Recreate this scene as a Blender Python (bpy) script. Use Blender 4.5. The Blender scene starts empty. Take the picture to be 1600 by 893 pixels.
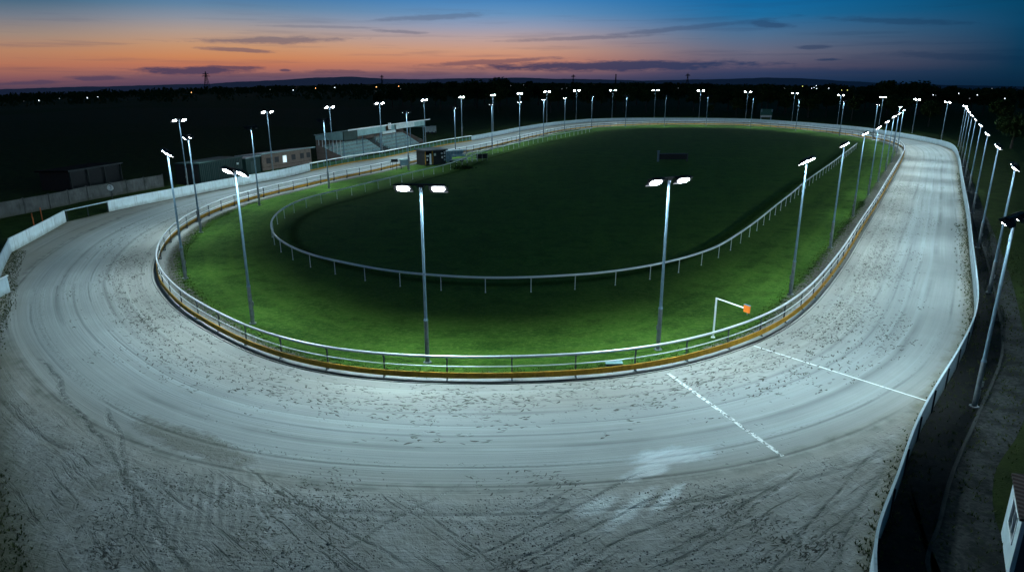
import bpy, math, random
from mathutils import Vector, Matrix
random.seed(7)
sc = bpy.context.scene
COL = sc.collection
# ------------------------------------------------------------------ camera and ground projection
FPX, CX, CY, HORY, CAMH = 1060.0, 800.0, 446.5, 127.0, 15.5
PITCH = math.atan((CY - HORY) / FPX)
def ray(x, y):
    u = (x - CX) / FPX; v = (y - CY) / FPX
    return u, math.cos(PITCH) - v * math.sin(PITCH), -math.sin(PITCH) - v * math.cos(PITCH)
def at(x, y, z=0.0):
    a, b, c = ray(x, y); t = (z - CAMH) / c
    return Vector((a * t, b * t, z))
def atd(x, y, d):                       # point on the sight line at ground distance d (far things)
    a, b, c = ray(x, y); t = d / math.hypot(a, b)
    return Vector((a * t, b * t, CAMH + c * t))
def hgt(x, y, yt):
    p = at(x, y); a, b, c = ray(x, yt)
    return CAMH + p.y / b * c
cam = bpy.data.cameras.new("camera"); co = bpy.data.objects.new("camera", cam); COL.objects.link(co)
cam.sensor_width = 36; cam.lens = 36 * FPX / 1600; cam.clip_end = 20000; cam.clip_start = 0.1
co.location = (0, 0, CAMH); co.rotation_euler = (math.pi / 2 - PITCH, 0, 0); sc.camera = co

# ------------------------------------------------------------------ material helpers
class G:
    def __init__(s, name):
        s.m = bpy.data.materials.new(name); s.m.use_nodes = True
        s.t = s.m.node_tree; s.t.nodes.clear()
        s.out = s.t.nodes.new('ShaderNodeOutputMaterial')
    def n(s, ty, **k):
        nd = s.t.nodes.new('ShaderNode' + ty)
        for a, b in k.items(): setattr(nd, a, b)
        return nd
    def set(s, sock, v):
        if isinstance(v, bpy.types.NodeSocket): s.t.links.new(v, sock)
        elif isinstance(v, (tuple, list)) and sock.type == 'RGBA' and len(v) == 3: sock.default_value = (*v, 1)
        else: sock.default_value = v
    def M(s, op, a, b=0.0, c=None, clamp=False):
        nd = s.n('Math', operation=op, use_clamp=clamp); s.set(nd.inputs[0], a); s.set(nd.inputs[1], b)
        if c is not None: s.set(nd.inputs[2], c)
        return nd.outputs[0]
    def V(s, op, a, b):
        nd = s.n('VectorMath', operation=op); s.set(nd.inputs[0], a); s.set(nd.inputs[1], b); return nd.outputs[0]
    def noise(s, vec, scale, detail=3, rough=0.55, dist=0.0):
        key = (vec.node.name, vec.name, scale, detail, rough) if isinstance(vec, bpy.types.NodeSocket) else None
        s.cache = getattr(s, 'cache', {})
        if key in s.cache: return s.cache[key]
        nd = s.n('TexNoise'); s.set(nd.inputs['Vector'], vec); nd.inputs['Scale'].default_value = scale
        nd.inputs['Detail'].default_value = detail; nd.inputs['Roughness'].default_value = rough
        nd.inputs['Distortion'].default_value = dist
        if key: s.cache[key] = nd.outputs['Fac']
        return nd.outputs['Fac']
    def vor(s, vec, scale, feature='F1', rnd=1.0, out='Distance'):
        nd = s.n('TexVoronoi', feature=feature); s.set(nd.inputs['Vector'], vec); nd.inputs['Scale'].default_value = scale
        nd.inputs['Randomness'].default_value = rnd
        return nd.outputs[out]
    def R(s, v, a, b, c=0.0, d=1.0, smooth=False):
        nd = s.n('MapRange', clamp=True)
        if smooth: nd.interpolation_type = 'SMOOTHSTEP'
        for i, q in enumerate((v, a, b, c, d)): s.set(nd.inputs[i], q)
        return nd.outputs[0]
    def mix(s, f, a, b, mode='MIX'):
        nd = s.n('Mix', data_type='RGBA', blend_type=mode)
        s.set(nd.inputs[0], f); s.set(nd.inputs[6], a); s.set(nd.inputs[7], b); return nd.outputs[2]
    def comb(s, x, y, z=0.0):
        nd = s.n('CombineXYZ'); s.set(nd.inputs[0], x); s.set(nd.inputs[1], y); s.set(nd.inputs[2], z); return nd.outputs[0]
    def sep(s, v):
        nd = s.n('SeparateXYZ'); s.set(nd.inputs[0], v); return nd.outputs
    def pos(s): return s.n('NewGeometry').outputs['Position']
    def uv(s, name):
        nd = s.n('UVMap'); nd.uv_map = name; return s.sep(nd.outputs[0])
    def bump(s, h, strength=0.5, dist=0.05, normal=None):
        nd = s.n('Bump'); nd.inputs['Strength'].default_value = strength; nd.inputs['Distance'].default_value = dist
        s.set(nd.inputs['Height'], h)
        if normal is not None: s.set(nd.inputs['Normal'], normal)
        return nd.outputs[0]
    def bsdf(s, color, rough=0.8, metal=0.0, normal=None, emit=None, estr=0.0, spec=0.3, alpha=None):
        nd = s.n('BsdfPrincipled'); s.set(nd.inputs['Base Color'], color); s.set(nd.inputs['Roughness'], rough)
        s.set(nd.inputs['Metallic'], metal); nd.inputs['Specular IOR Level'].default_value = spec
        if normal is not None: s.set(nd.inputs['Normal'], normal)
        if emit is not None: s.set(nd.inputs['Emission Color'], emit); s.set(nd.inputs['Emission Strength'], estr)
        if alpha is not None: s.set(nd.inputs['Alpha'], alpha)
        s.t.links.new(nd.outputs[0], s.out.inputs[0]); return s.m
MATS = {}
def simple(name, c, rough=0.7, metal=0.0, var=0.25, scale=1.5, bump=0.0, spec=0.3, dirt=None):
    if name in MATS: return MATS[name]
    g = G(name); p = g.pos()
    n1 = g.noise(p, scale, 5, 0.65); n2 = g.noise(g.V('MULTIPLY', p, (1, 1, 0.25)), scale * 6, 3)
    f = g.M('ADD', g.M('MULTIPLY', n1, 0.7), g.M('MULTIPLY', n2, 0.3))
    cc = g.mix(g.R(f, 0.35, 0.65), tuple(x * (1 - var) for x in c), tuple(min(1, x * (1 + var * .6)) for x in c))
    if dirt:
        z = g.sep(p)[2]
        dm = g.R(g.M('ADD', z, g.M('MULTIPLY', g.M('SUBTRACT', n1, 0.5), 0.8)), 0.55, 0.0)
        cc = g.mix(g.M('MULTIPLY', dm, 0.75), cc, dirt)
        st = g.noise(g.V('MULTIPLY', p, (3, 3, 0.3)), 1.6, 4)
        cc = g.mix(g.R(st, 0.56, 0.75, 0, 0.5), cc, dirt)
    nb = g.bump(n2, bump, 0.02) if bump else None
    MATS[name] = g.bsdf(cc, rough, metal, nb, spec=spec); return MATS[name]

# ------------------------------------------------------------------ mesh helpers
class MB:
    def __init__(s): s.v = []; s.f = []
    def add(s, vs, fs):
        o = len(s.v); s.v += [Vector(p) for p in vs]; s.f += [tuple(i + o for i in f) for f in fs]; return s
    def box(s, c, size, rz=0.0, rx=0.0, ry=0.0):
        m = Matrix.Rotation(rz, 3, 'Z') @ Matrix.Rotation(ry, 3, 'Y') @ Matrix.Rotation(rx, 3, 'X'); c = Vector(c); a, b, d = [q / 2 for q in size]
        P = [c + m @ Vector((i * a, j * b, k * d)) for k in (-1, 1) for j in (-1, 1) for i in (-1, 1)]
        return s.add(P, [(0, 2, 3, 1), (4, 5, 7, 6), (0, 1, 5, 4), (2, 6, 7, 3), (0, 4, 6, 2), (1, 3, 7, 5)])
    def hexa(s, P):                      # eight corners: bottom ring then top ring
        return s.add(P, [(3, 2, 1, 0), (4, 5, 6, 7), (0, 1, 5, 4), (1, 2, 6, 5), (2, 3, 7, 6), (3, 0, 4, 7)])
    def cyl(s, a, b, r0, r1=None, n=10):
        a = Vector(a); b = Vector(b); r1 = r0 if r1 is None else r1; d = (b - a).normalized()
        u = d.orthogonal().normalized(); w = d.cross(u); P = []
        for c, r in ((a, r0), (b, r1)):
            for i in range(n):
                t = 2 * math.pi * i / n; P.append(c + (u * math.cos(t) + w * math.sin(t)) * r)
        F = [(i, (i + 1) % n, n + (i + 1) % n, n + i) for i in range(n)]
        return s.add(P, F + [tuple(range(n - 1, -1, -1)), tuple(range(n, 2 * n))])
    def sweep(s, path, prof, closed=False):   # profile in (outward, up) plane swept along a ground polyline of (pos, normal)
        n = len(path); k = len(prof); P = []
        for p, nn in path:
            for a, b in prof: P.append(Vector((p.x + nn.x * a, p.y + nn.y * a, p.z + b)))
        F = []
        for i in range(n if closed else n - 1):
            j = (i + 1) % n
            for q in range(k):
                r = (q + 1) % k; F.append((i * k + q, i * k + r, j * k + r, j * k + q))
        if not closed: F += [tuple(range(k)), tuple(range((n - 1) * k + k - 1, (n - 1) * k - 1, -1))]
        return s.add(P, F)
    def build(s, name, mat, parent=None, origin=(0, 0, 0), smooth=False, rel=True):
        o = Vector(origin) if parent is None or not rel else parent.location.copy()
        me = bpy.data.meshes.new(name); me.from_pydata([tuple(p - o) for p in s.v], [], s.f); me.update()
        if smooth:
            for p in me.polygons: p.use_smooth = True
        me.materials.append(mat)
        ob = bpy.data.objects.new(name, me); COL.objects.link(ob)
        if parent is not None: ob.parent = parent
        else: ob.location = o
        return ob
def tag(o, label=None, cat=None, group=None, kind=None):
    if label: o['label'] = label
    if cat: o['category'] = cat
    if group: o['group'] = group
    if kind: o['kind'] = kind
    return o
def thing(name, label, cat, loc=(0, 0, 0), rz=0.0, group=None):
    o = bpy.data.objects.new(name, None); COL.objects.link(o); o.location = loc; o.rotation_euler = (0, 0, rz)
    o.empty_display_size = 0.3
    return tag(o, label, cat, group)
def copy_tree(o, parent=None):
    c = o.copy(); COL.objects.link(c)
    if parent is not None: c.parent = parent
    for ch in list(KIDS.get(o.name, ())): copy_tree(ch, c)
    return c
KIDS = {}
def kids_index():
    KIDS.clear()
    for o in bpy.data.objects:
        if o.parent: KIDS.setdefault(o.parent.name, []).append(o)

def spline(pts, step, closed):
    n = len(pts); out = []
    rng = range(n if closed else n - 1)
    for i in rng:
        if closed: a, b, c, d = pts[i - 1], pts[i], pts[(i + 1) % n], pts[(i + 2) % n]
        else: a, b, c, d = pts[max(i - 1, 0)], pts[i], pts[i + 1], pts[min(i + 2, n - 1)]
        L = (c - b).length
        # centripetal-like tangents, limited
        m1 = (c - a) * (L / max(1e-6, (c - b).length + (b - a).length)); m2 = (d - b) * (L / max(1e-6, (d - c).length + (c - b).length))
        k = max(2, int(L / step))
        for q in range(k):
            t = q / k; t2 = t * t; t3 = t2 * t
            out.append(b * (2 * t3 - 3 * t2 + 1) + m1 * (t3 - 2 * t2 + t) + c * (-2 * t3 + 3 * t2) + m2 * (t3 - t2))
    if not closed: out.append(pts[-1].copy())
    return out
def smooth(pl, it, closed, keep=()):
    for _ in range(it):
        n = len(pl)
        q = [p.copy() for p in pl]
        for i in range(n):
            if not closed and i in (0, n - 1): continue
            q[i] = pl[i] * 0.5 + (pl[i - 1] + pl[(i + 1) % n]) * 0.25
        pl = q
    return pl
def resample(pl, step, closed):
    P = pl + ([pl[0]] if closed else []); L = [0]
    for a, b in zip(P, P[1:]): L.append(L[-1] + (b - a).length)
    n = max(2, int(round(L[-1] / step))); out = []; j = 0
    for i in range(n if closed else n + 1):
        d = L[-1] * i / n
        while j < len(L) - 2 and L[j + 1] < d: j += 1
        t = (d - L[j]) / max(1e-9, L[j + 1] - L[j]); out.append(P[j].lerp(P[j + 1], min(1, t)))
    return out, L[-1] / n
def frames(pl, closed, flip=1):
    n = len(pl); out = []
    for i in range(n):
        a = pl[i - 1] if (closed or i > 0) else pl[0]; b = pl[(i + 1) % n] if (closed or i < n - 1) else pl[-1]
        t = (b - a); t.z = 0; t.normalize(); out.append((pl[i], Vector((-t.y, t.x, 0)) * flip))
    return out
def px(l): return [at(*q) for q in l]

# ------------------------------------------------------------------ the oval
I_PX = [(247, 428), (257, 450), (270, 465), (289, 485), (334, 512), (372, 534), (448, 564), (524, 581), (620, 591), (700, 594), (770, 594), (869, 591),
        (950, 586), (1055, 570), (1116, 552), (1174, 532), (1214, 512), (1258, 478), (1292, 438), (1320, 399), (1342, 362), (1364, 328), (1392, 279), (1410, 246),
        (1411, 236), (1404, 229), (1386, 222), (1354, 215.5), (1300, 208), (1243, 201.5), (1171, 196.5), (1102, 195), (1037, 195), (977, 196.5), (925, 199.5), (882, 204.5), (850, 211),
        (812, 220), (770, 230), (732, 238), (662, 252), (620, 261), (582, 270), (514, 284), (450, 299), (380, 317), (355, 326), (320, 341), (290, 358), (265, 381), (251, 405)]
raw = smooth(resample(spline(px(I_PX), 0.5, True), 0.5, True)[0], 60, True)
INN, ISTEP = resample(raw, 0.5, True)
IF = frames(INN, True)
cen = sum(INN, Vector()) / len(INN)
if (IF[0][0] - cen).dot(IF[0][1]) < 0: IF = frames(INN, True, -1)
NI = len(INN)
O_L = px([(171, 331), (200, 324.5), (252, 314), (307, 303), (361, 292.5), (440, 278), (485, 267)])
O_G = px([(485, 267), (545, 255), (597, 247), (650, 236), (700, 226), (737, 220)])
O_R = px([(737, 220), (775, 212.5), (812, 205), (850, 198.5), (887, 194), (925, 191), (975, 189.5), (1036, 189.3), (1100, 189.5), (1171, 191), (1237, 195.3), (1310, 201.3), (1350, 205.5),
          (1414, 216), (1460, 225), (1485, 233), (1495, 248), (1501.5, 288), (1510, 342), (1515, 399), (1520, 450), (1522, 486), (1516, 522), (1490, 578), (1458, 632), (1423, 699), (1390, 795), (1355, 893)]) \
    + [Vector((9.6, 14.5, 0)), Vector((5.5, 10.5, 0)), Vector((0, 8.8, 0)), Vector((-6, 9.2, 0)), Vector((-11, 12.4, 0))]
O_W = [Vector((-11, 12.4, 0)), Vector((-15.9, 17.0, 0)), Vector((-18.3, 20.0, 0)), at(-50, 780), at(-60, 680), at(-40, 560), at(-9, 478), at(1, 432), at(18, 394)]
O_W2 = px([(18, 394), (60, 371.5), (104, 346.5)])
def fine(p, it=6): return resample(smooth(resample(spline(p, 0.5, False), 0.5, False)[0], it, False), 0.5, False)[0]
O_Lf, O_Gf, O_Rf, O_Wf, O_W2f = fine(O_L), fine(O_G), fine(O_R, 10), fine(O_W), fine(O_W2)
O_ALL = O_Lf + O_Gf + O_Rf + O_Wf + O_W2f
segs = [(a, b) for a, b in zip(O_ALL, O_ALL[1:] + O_ALL[:1]) if (a - b).length > 1e-4]
def hit(p, n, cap=45.0):
    best = cap
    for a, b in segs:
        d = b - a; den = n.x * d.y - n.y * d.x
        if abs(den) < 1e-9: continue
        w = a - p; t = (w.x * d.y - w.y * d.x) / den; u = (w.x * n.y - w.y * n.x) / den
        if 0 <= u <= 1 and 0.5 < t < best: best = t
    return best
SI = IF[::2]                       # 1 m sections for the sand
W = [hit(p, n) for p, n in SI]
for i in range(len(W)):
    if W[i] >= 44.9: W[i] = W[i - 1]

# ------------------------------------------------------------------ materials: sand, grass, gravel, ground
def sand_material():
    g = G("track_sand"); p = g.pos(); u, v, _ = g.uv("track"); w, wd, _ = g.uv("edge")
    p2 = g.comb(g.sep(p)[0], g.sep(p)[1], 0.0)
    def st(su, sv, off=0.0): return g.comb(g.M('MULTIPLY', u, su), g.M('ADD', g.M('MULTIPLY', v, sv), off), 0.0)
    warp = g.noise(p2, 0.08, 3)
    wv = g.M('ADD', v, g.M('MULTIPLY', g.M('SUBTRACT', g.noise(st(0.022, 0.05), 1.0, 2), 0.5), 1.1))
    big = g.noise(p2, 0.12, 5, 0.62)
    streak = g.noise(g.comb(g.M('MULTIPLY', u, 0.035), g.M('MULTIPLY', wv, 0.9), 0.0), 1.0, 6, 0.65)
    fines = g.noise(g.comb(g.M('MULTIPLY', u, 0.12), g.M('MULTIPLY', wv, 7.0), 0.0), 1.0, 4, 0.6)
    grain = g.noise(p2, 14.0, 4, 0.7)
    # groomed / rough boundary
    vb = g.M('ADD', v, g.M('MULTIPLY', g.M('SUBTRACT', g.noise(p2, 0.35, 4), 0.5), 1.6))
    rough = g.R(vb, 10.2, 11.6, smooth=True)
    yy = g.sep(p)[1]
    rough = g.M('MULTIPLY', rough, g.R(yy, 40.0, 27.0))
    base = g.mix(g.R(big, 0.3, 0.7), (0.265, 0.26, 0.235), (0.37, 0.365, 0.335))
    base = g.mix(g.R(streak, 0.42, 0.72, 0, 0.75), base, (0.235, 0.235, 0.225))
    base = g.mix(g.R(streak, 0.40, 0.25, 0, 0.6), base, (0.45, 0.46, 0.44))
    base = g.mix(g.R(fines, 0.5, 0.72, 0, 0.30), base, (0.20, 0.20, 0.19)); st2 = g.noise(g.comb(g.M('MULTIPLY', u, 0.016), g.M('MULTIPLY', wv, 2.1), 6.0), 1.0, 4, 0.6); base = g.mix(g.R(st2, 0.53, 0.66, 0, 0.4), base, (0.22, 0.22, 0.20)); base = g.mix(g.R(st2, 0.46, 0.36, 0, 0.3), base, (0.42, 0.43, 0.41))
    # distinct wheel arcs
    arcs = None; hts = None
    for k, (v0, wdt, s) in enumerate(((1.5, .07, .3), (2.9, .10, .35), (4.1, .12, .45), (5.2, .05, .4), (6.2, .09, .4), (7.3, .16, .5), (8.9, .07, .45), (10.3, .08, .6), (12.2, .12, .55))):
        dd = g.M('ABSOLUTE', g.M('SUBTRACT', g.M('ADD', wv, g.M('MULTIPLY', g.noise(st(0.12, 0.1, k * 7.0), 1.0, 3), 0.25)), v0))
        m = g.M('MULTIPLY', g.R(dd, wdt * 1.8, 0.0, 0, min(1, s * 1.5)), g.R(g.noise(st(0.07, 0.0, k * 3.3 + 1), 1.0, 4, 0.65), 0.40, 0.56))
        arcs = m if arcs is None else g.M('MAXIMUM', arcs, m)
    base = g.mix(arcs, base, (0.15, 0.15, 0.14))
    # tyre tread trail
    tr = g.M('MULTIPLY', g.R(g.M('ABSOLUTE', g.M('SUBTRACT', wv, 8.6)), 0.28, 0.10), g.R(g.vor(g.comb(g.M('MULTIPLY', u, 4.2), g.M('MULTIPLY', wv, 7.0), 0), 1.0), 0.34, 0.16))
    tr = g.M('MULTIPLY', tr, g.R(g.noise(st(0.06, 0, 9.0), 1.0, 2), 0.45, 0.55))
    base = g.mix(g.M('MULTIPLY', tr, 0.75), base, (0.13, 0.13, 0.12))
    # paw and hoof prints
    wp = g.V('ADD', p2, g.V('MULTIPLY', g.V('SUBTRACT', g.n('TexNoise').outputs['Color'], (0.5, 0.5, 0.5)), (0.0, 0.0, 0.0)))
    dn = g.n('TexNoise'); g.set(dn.inputs['Vector'], p2); dn.inputs['Scale'].default_value = 3.0; dn.inputs['Detail'].default_value = 4
    wp = g.V('ADD', p2, g.V('MULTIPLY', g.V('SUBTRACT', dn.outputs['Color'], (0.5, 0.5, 0.5)), (0.45, 0.45, 0.0)))
    cell = g.noise(p2, 0.55, 3, 0.6)
    pr1 = g.M('MULTIPLY', g.R(g.vor(wp, 3.3), 0.24, 0.12), g.R(g.vor(p2, 1.1, out='Color') if False else g.noise(p2, 1.3, 2), 0.47, 0.56))
    band = g.R(g.M('ABSOLUTE', g.M('SUBTRACT', wv, 2.6)), 3.6, 0.9)
    pr1 = g.M('MULTIPLY', pr1, g.M('MULTIPLY', g.R(cell, 0.44, 0.58), g.M('MAXIMUM', band, g.M('MULTIPLY', g.R(big, 0.5, 0.62), 0.8))))
    pr2 = g.M('MULTIPLY', g.R(g.vor(g.V('ADD', wp, (5.3, 1.7, 0)), 5.4), 0.27, 0.14), g.R(g.noise(p2, 0.9, 4, 0.7), 0.50, 0.60))
    pr2 = g.M('MULTIPLY', pr2, g.M('ADD', g.M('MULTIPLY', rough, 1.0), g.M('MULTIPLY', band, 0.35)))
    pr = g.M('MAXIMUM', pr1, pr2)
    base = g.mix(g.M('MULTIPLY', pr, 0.85), base, (0.075, 0.078, 0.072))
    outer_z = g.R(vb, 8.2, 11.0, 0, 0.45, smooth=True)
    base = g.mix(outer_z, base, (0.20, 0.185, 0.15))
    el_ = g.M('MULTIPLY', g.R(g.M('ABSOLUTE', g.M('SUBTRACT', vb, 10.3)), 0.45, 0.05), g.R(g.noise(p2, 0.9, 4, 0.7), 0.40, 0.6))
    base = g.mix(g.M('MULTIPLY', el_, 0.7), base, (0.10, 0.10, 0.085))
    # churned, darker sand in the foreground, deepened further for the light falling off
    ch = g.noise(g.V('ADD', g.V('MULTIPLY', p2, (1, 1, 1)), (3, 9, 0)), 0.55, 7, 0.72)
    rc = g.mix(g.R(ch, 0.40, 0.66), (0.165, 0.165, 0.15), (0.27, 0.28, 0.275))
    base = g.mix(g.M('MULTIPLY', rough, 0.72), base, rc)
    clod = g.M('MULTIPLY', g.R(g.noise(g.V('MULTIPLY', wp, (1, 1, 0)), 1.9, 6, 0.78), 0.55, 0.62), g.R(g.noise(p2, 0.35, 4), 0.46, 0.58))
    base = g.mix(g.M('MULTIPLY', g.M('MULTIPLY', rough, clod), 0.8), base, (0.09, 0.092, 0.08))
    # brown mud patch on the left and harrow furrows
    sx, sy, _z = g.sep(p2)
    def blob(cx, cy, rx, ry, ang, amp=0.5):
        c, s_ = math.cos(ang), math.sin(ang)
        dx = g.M('SUBTRACT', sx, cx); dy = g.M('SUBTRACT', sy, cy)
        a = g.M('DIVIDE', g.M('ADD', g.M('MULTIPLY', dx, c), g.M('MULTIPLY', dy, s_)), rx)
        b = g.M('DIVIDE', g.M('SUBTRACT', g.M('MULTIPLY', dy, c), g.M('MULTIPLY', dx, s_)), ry)
        r = g.M('SQRT', g.M('ADD', g.M('MULTIPLY', a, a), g.M('MULTIPLY', b, b)))
        r = g.M('ADD', r, g.M('MULTIPLY', g.M('SUBTRACT', g.noise(p2, 0.9, 4, 0.7), 0.5), amp * 2))
        return g.R(r, 1.05, 0.55)
    P1 = at(300, 690)
    mud = blob(P1.x, P1.y, 5.0, 0.9, math.atan2(at(400, 740).y - at(200, 660).y, at(400, 740).x - at(200, 660).x), 0.8)
    base = g.mix(g.M('MULTIPLY', mud, 0.7), base, (0.13, 0.115, 0.085))
    P2 = at(300, 790)
    fur = g.M('MULTIPLY', blob(P2.x, P2.y, 3.0, 3.0, 0.2, 0.6), g.R(g.noise(p2, 0.9, 4, 0.7), 0.40, 0.56))
    wav = g.M('SINE', g.M('MULTIPLY', g.M('ADD', g.M('ADD', g.M('MULTIPLY', sx, 0.93), g.M('MULTIPLY', sy, 0.36)), g.M('MULTIPLY', g.noise(p2, 0.6, 3), 0.10)), 17.0))
    base = g.mix(g.M('MULTIPLY', fur, g.R(wav, 0.4, -1.0, 0, 0.35)), base, (0.11, 0.115, 0.11))
    # combed streaks and wheel ruts in the churned ground
    def dirnoise(a, b, off, fine_):
        A, B = at(*a), at(*b); d = (B - A).normalized()
        al = g.M('ADD', g.M('MULTIPLY', sx, d.x), g.M('MULTIPLY', sy, d.y)); ac = g.M('SUBTRACT', g.M('MULTIPLY', sy, d.x), g.M('MULTIPLY', sx, d.y))
        ac = g.M('ADD', ac, g.M('MULTIPLY', bend, 1.2))
        return g.noise(g.comb(g.M('MULTIPLY', al, 0.16), g.M('MULTIPLY', ac, fine_), off), 1.0, 6, 0.72)
    bend = g.noise(p2, 0.16, 2)
    right = g.R(sx, -3.0, 2.0, smooth=True)
    dR = dirnoise((820, 893), (1180, 720), 0.0, 2.3); dL = dirnoise((560, 893), (230, 640), 5.0, 2.0)
    dmix = g.M('ADD', g.M('MULTIPLY', dR, right), g.M('MULTIPLY', dL, g.M('SUBTRACT', 1.0, right)))
    ruts = g.M('MULTIPLY', g.R(dmix, 0.535, 0.66, smooth=True), g.M('MULTIPLY', rough, g.R(g.noise(p2, 0.35, 4), 0.36, 0.56)))
    light_st = g.M('MULTIPLY', g.R(dmix, 0.46, 0.34, smooth=True), rough)
    base = g.mix(g.M('MULTIPLY', light_st, 0.45), base, (0.40, 0.41, 0.40))
    one = None
    for (a, b, wt) in (((60, 560), (300, 893), .11), ((1290, 893), (1440, 660), .10), ((480, 893), (700, 765), .07), ((390, 730), (640, 893), .06), ((640, 780), (780, 893), .06), ((760, 893), (1060, 770), .07), ((880, 893), (1190, 745), .08), ((700, 893), (1000, 745), .06), ((1040, 893), (1250, 730), .06), ((170, 640), (215, 830), .10), ((1190, 893), (1380, 700), .06)):
        A, B = at(*a), at(*b); d = (B - A); L = d.length; d.normalize(); nx, ny = -d.y, d.x
        al = g.M('ADD', g.M('MULTIPLY', g.M('SUBTRACT', sx, A.x), d.x), g.M('MULTIPLY', g.M('SUBTRACT', sy, A.y), d.y))
        ac = g.M('ADD', g.M('MULTIPLY', g.M('SUBTRACT', sx, A.x), nx), g.M('MULTIPLY', g.M('SUBTRACT', sy, A.y), ny))
        ac = g.M('ADD', ac, g.M('ADD', g.M('MULTIPLY', g.M('SUBTRACT', bend, 0.5), 1.6), g.M('MULTIPLY', g.M('SUBTRACT', g.noise(p2, 1.9, 5, 0.7), 0.5), 0.22)))
        m = g.M('MULTIPLY', g.R(g.M('ABSOLUTE', ac), wt * 2, 0.0), g.M('MULTIPLY', g.R(al, -0.5, 1.0), g.R(al, L + 1, L - 1)))
        m = g.M('MULTIPLY', m, g.R(g.noise(p2, 1.9, 5, 0.7), 0.40, 0.56)); ruts = g.M('MAXIMUM', ruts, m)
    base = g.mix(g.M('MULTIPLY', ruts, 0.7), base, (0.085, 0.09, 0.08))
    # damp pale scrapes
    wet = None
    for (q, rx, ry, an) in (((1050, 712), 2.4, .75, 0.15), ((985, 795), 1.9, .42, .85), ((1045, 775), 1.6, .30, .85), ((930, 790), 1.4, .45, .7), ((1010, 735), 1.5, .5, .5)):
        c = at(*q); b_ = blob(c.x, c.y, rx, ry, an, 0.75); wet = b_ if wet is None else g.M('MAXIMUM', wet, b_)
    base = g.mix(g.M('MULTIPLY', g.M('MULTIPLY', wet, g.R(dmix, 0.62, 0.40, 0.35, 1)), 0.45), base, (0.56, 0.64, 0.67))
    base = g.mix(g.M('MULTIPLY', g.R(v, 2.2, 5.5, smooth=True), g.R(v, 11.0, 8.5)), base, g.mix(1.0, base, (0.90, 0.985, 1.06, 1), 'MULTIPLY'))
    # broad, faint darker bands lying across the track
    tone = g.noise(g.comb(g.M('MULTIPLY', u, 0.10), g.M('MULTIPLY', v, 0.06), 3.0), 1.0, 3)
    base = g.mix(g.R(tone, 0.5, 0.68, 0, 0.35), base, (0.24, 0.26, 0.26))
    # brown growth along the outer edge
    wn = g.M('ADD', w, g.M('MULTIPLY', g.M('SUBTRACT', g.noise(p2, 0.8, 5, 0.7), 0.5), 1.6))
    base = g.mix(g.R(wn, 0.85, 0.15, 0, 0.75), base, (0.13, 0.115, 0.07))
    wide = g.M('MULTIPLY', g.R(wn, 2.4, 0.9, 0, 1), g.M('MULTIPLY', g.R(sx, -6.0, -11.0), g.R(yy, 42.0, 36.0)))
    base = g.mix(g.M('MULTIPLY', wide, 0.85), base, g.mix(g.noise(p2, 3, 5), (0.03, 0.035, 0.015), (0.10, 0.095, 0.055)))
    base = g.mix(g.R(grain, 0.3, 0.7, 0, 0.12), base, (0.18, 0.18, 0.17))
    h = g.M('ADD', g.M('MULTIPLY', fines, 0.5), g.M('MULTIPLY', grain, 0.10))
    h = g.M('SUBTRACT', h, g.M('MULTIPLY', pr, 1.3)); h = g.M('SUBTRACT', h, g.M('MULTIPLY', ruts, 1.0)); h = g.M('SUBTRACT', h, g.M('MULTIPLY', arcs, 0.8))
    h = g.M('ADD', h, g.M('MULTIPLY', rough, g.M('MULTIPLY', g.noise(wp, 1.9, 4, 0.6), 2.4)))
    h = g.M('ADD', h, g.M('MULTIPLY', g.M('MULTIPLY', fur, wav), 0.3)); h = g.M('ADD', h, g.M('MULTIPLY', mud, g.noise(wp, 4.0, 5, 0.7)))
    nb = g.bump(h, 0.9, 0.055)
    rg = g.M('SUBTRACT', 0.88, g.M('MULTIPLY', wet, 0.35))
    return g.bsdf(base, rg, 0, nb, spec=0.25)
SAND = sand_material()
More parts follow.
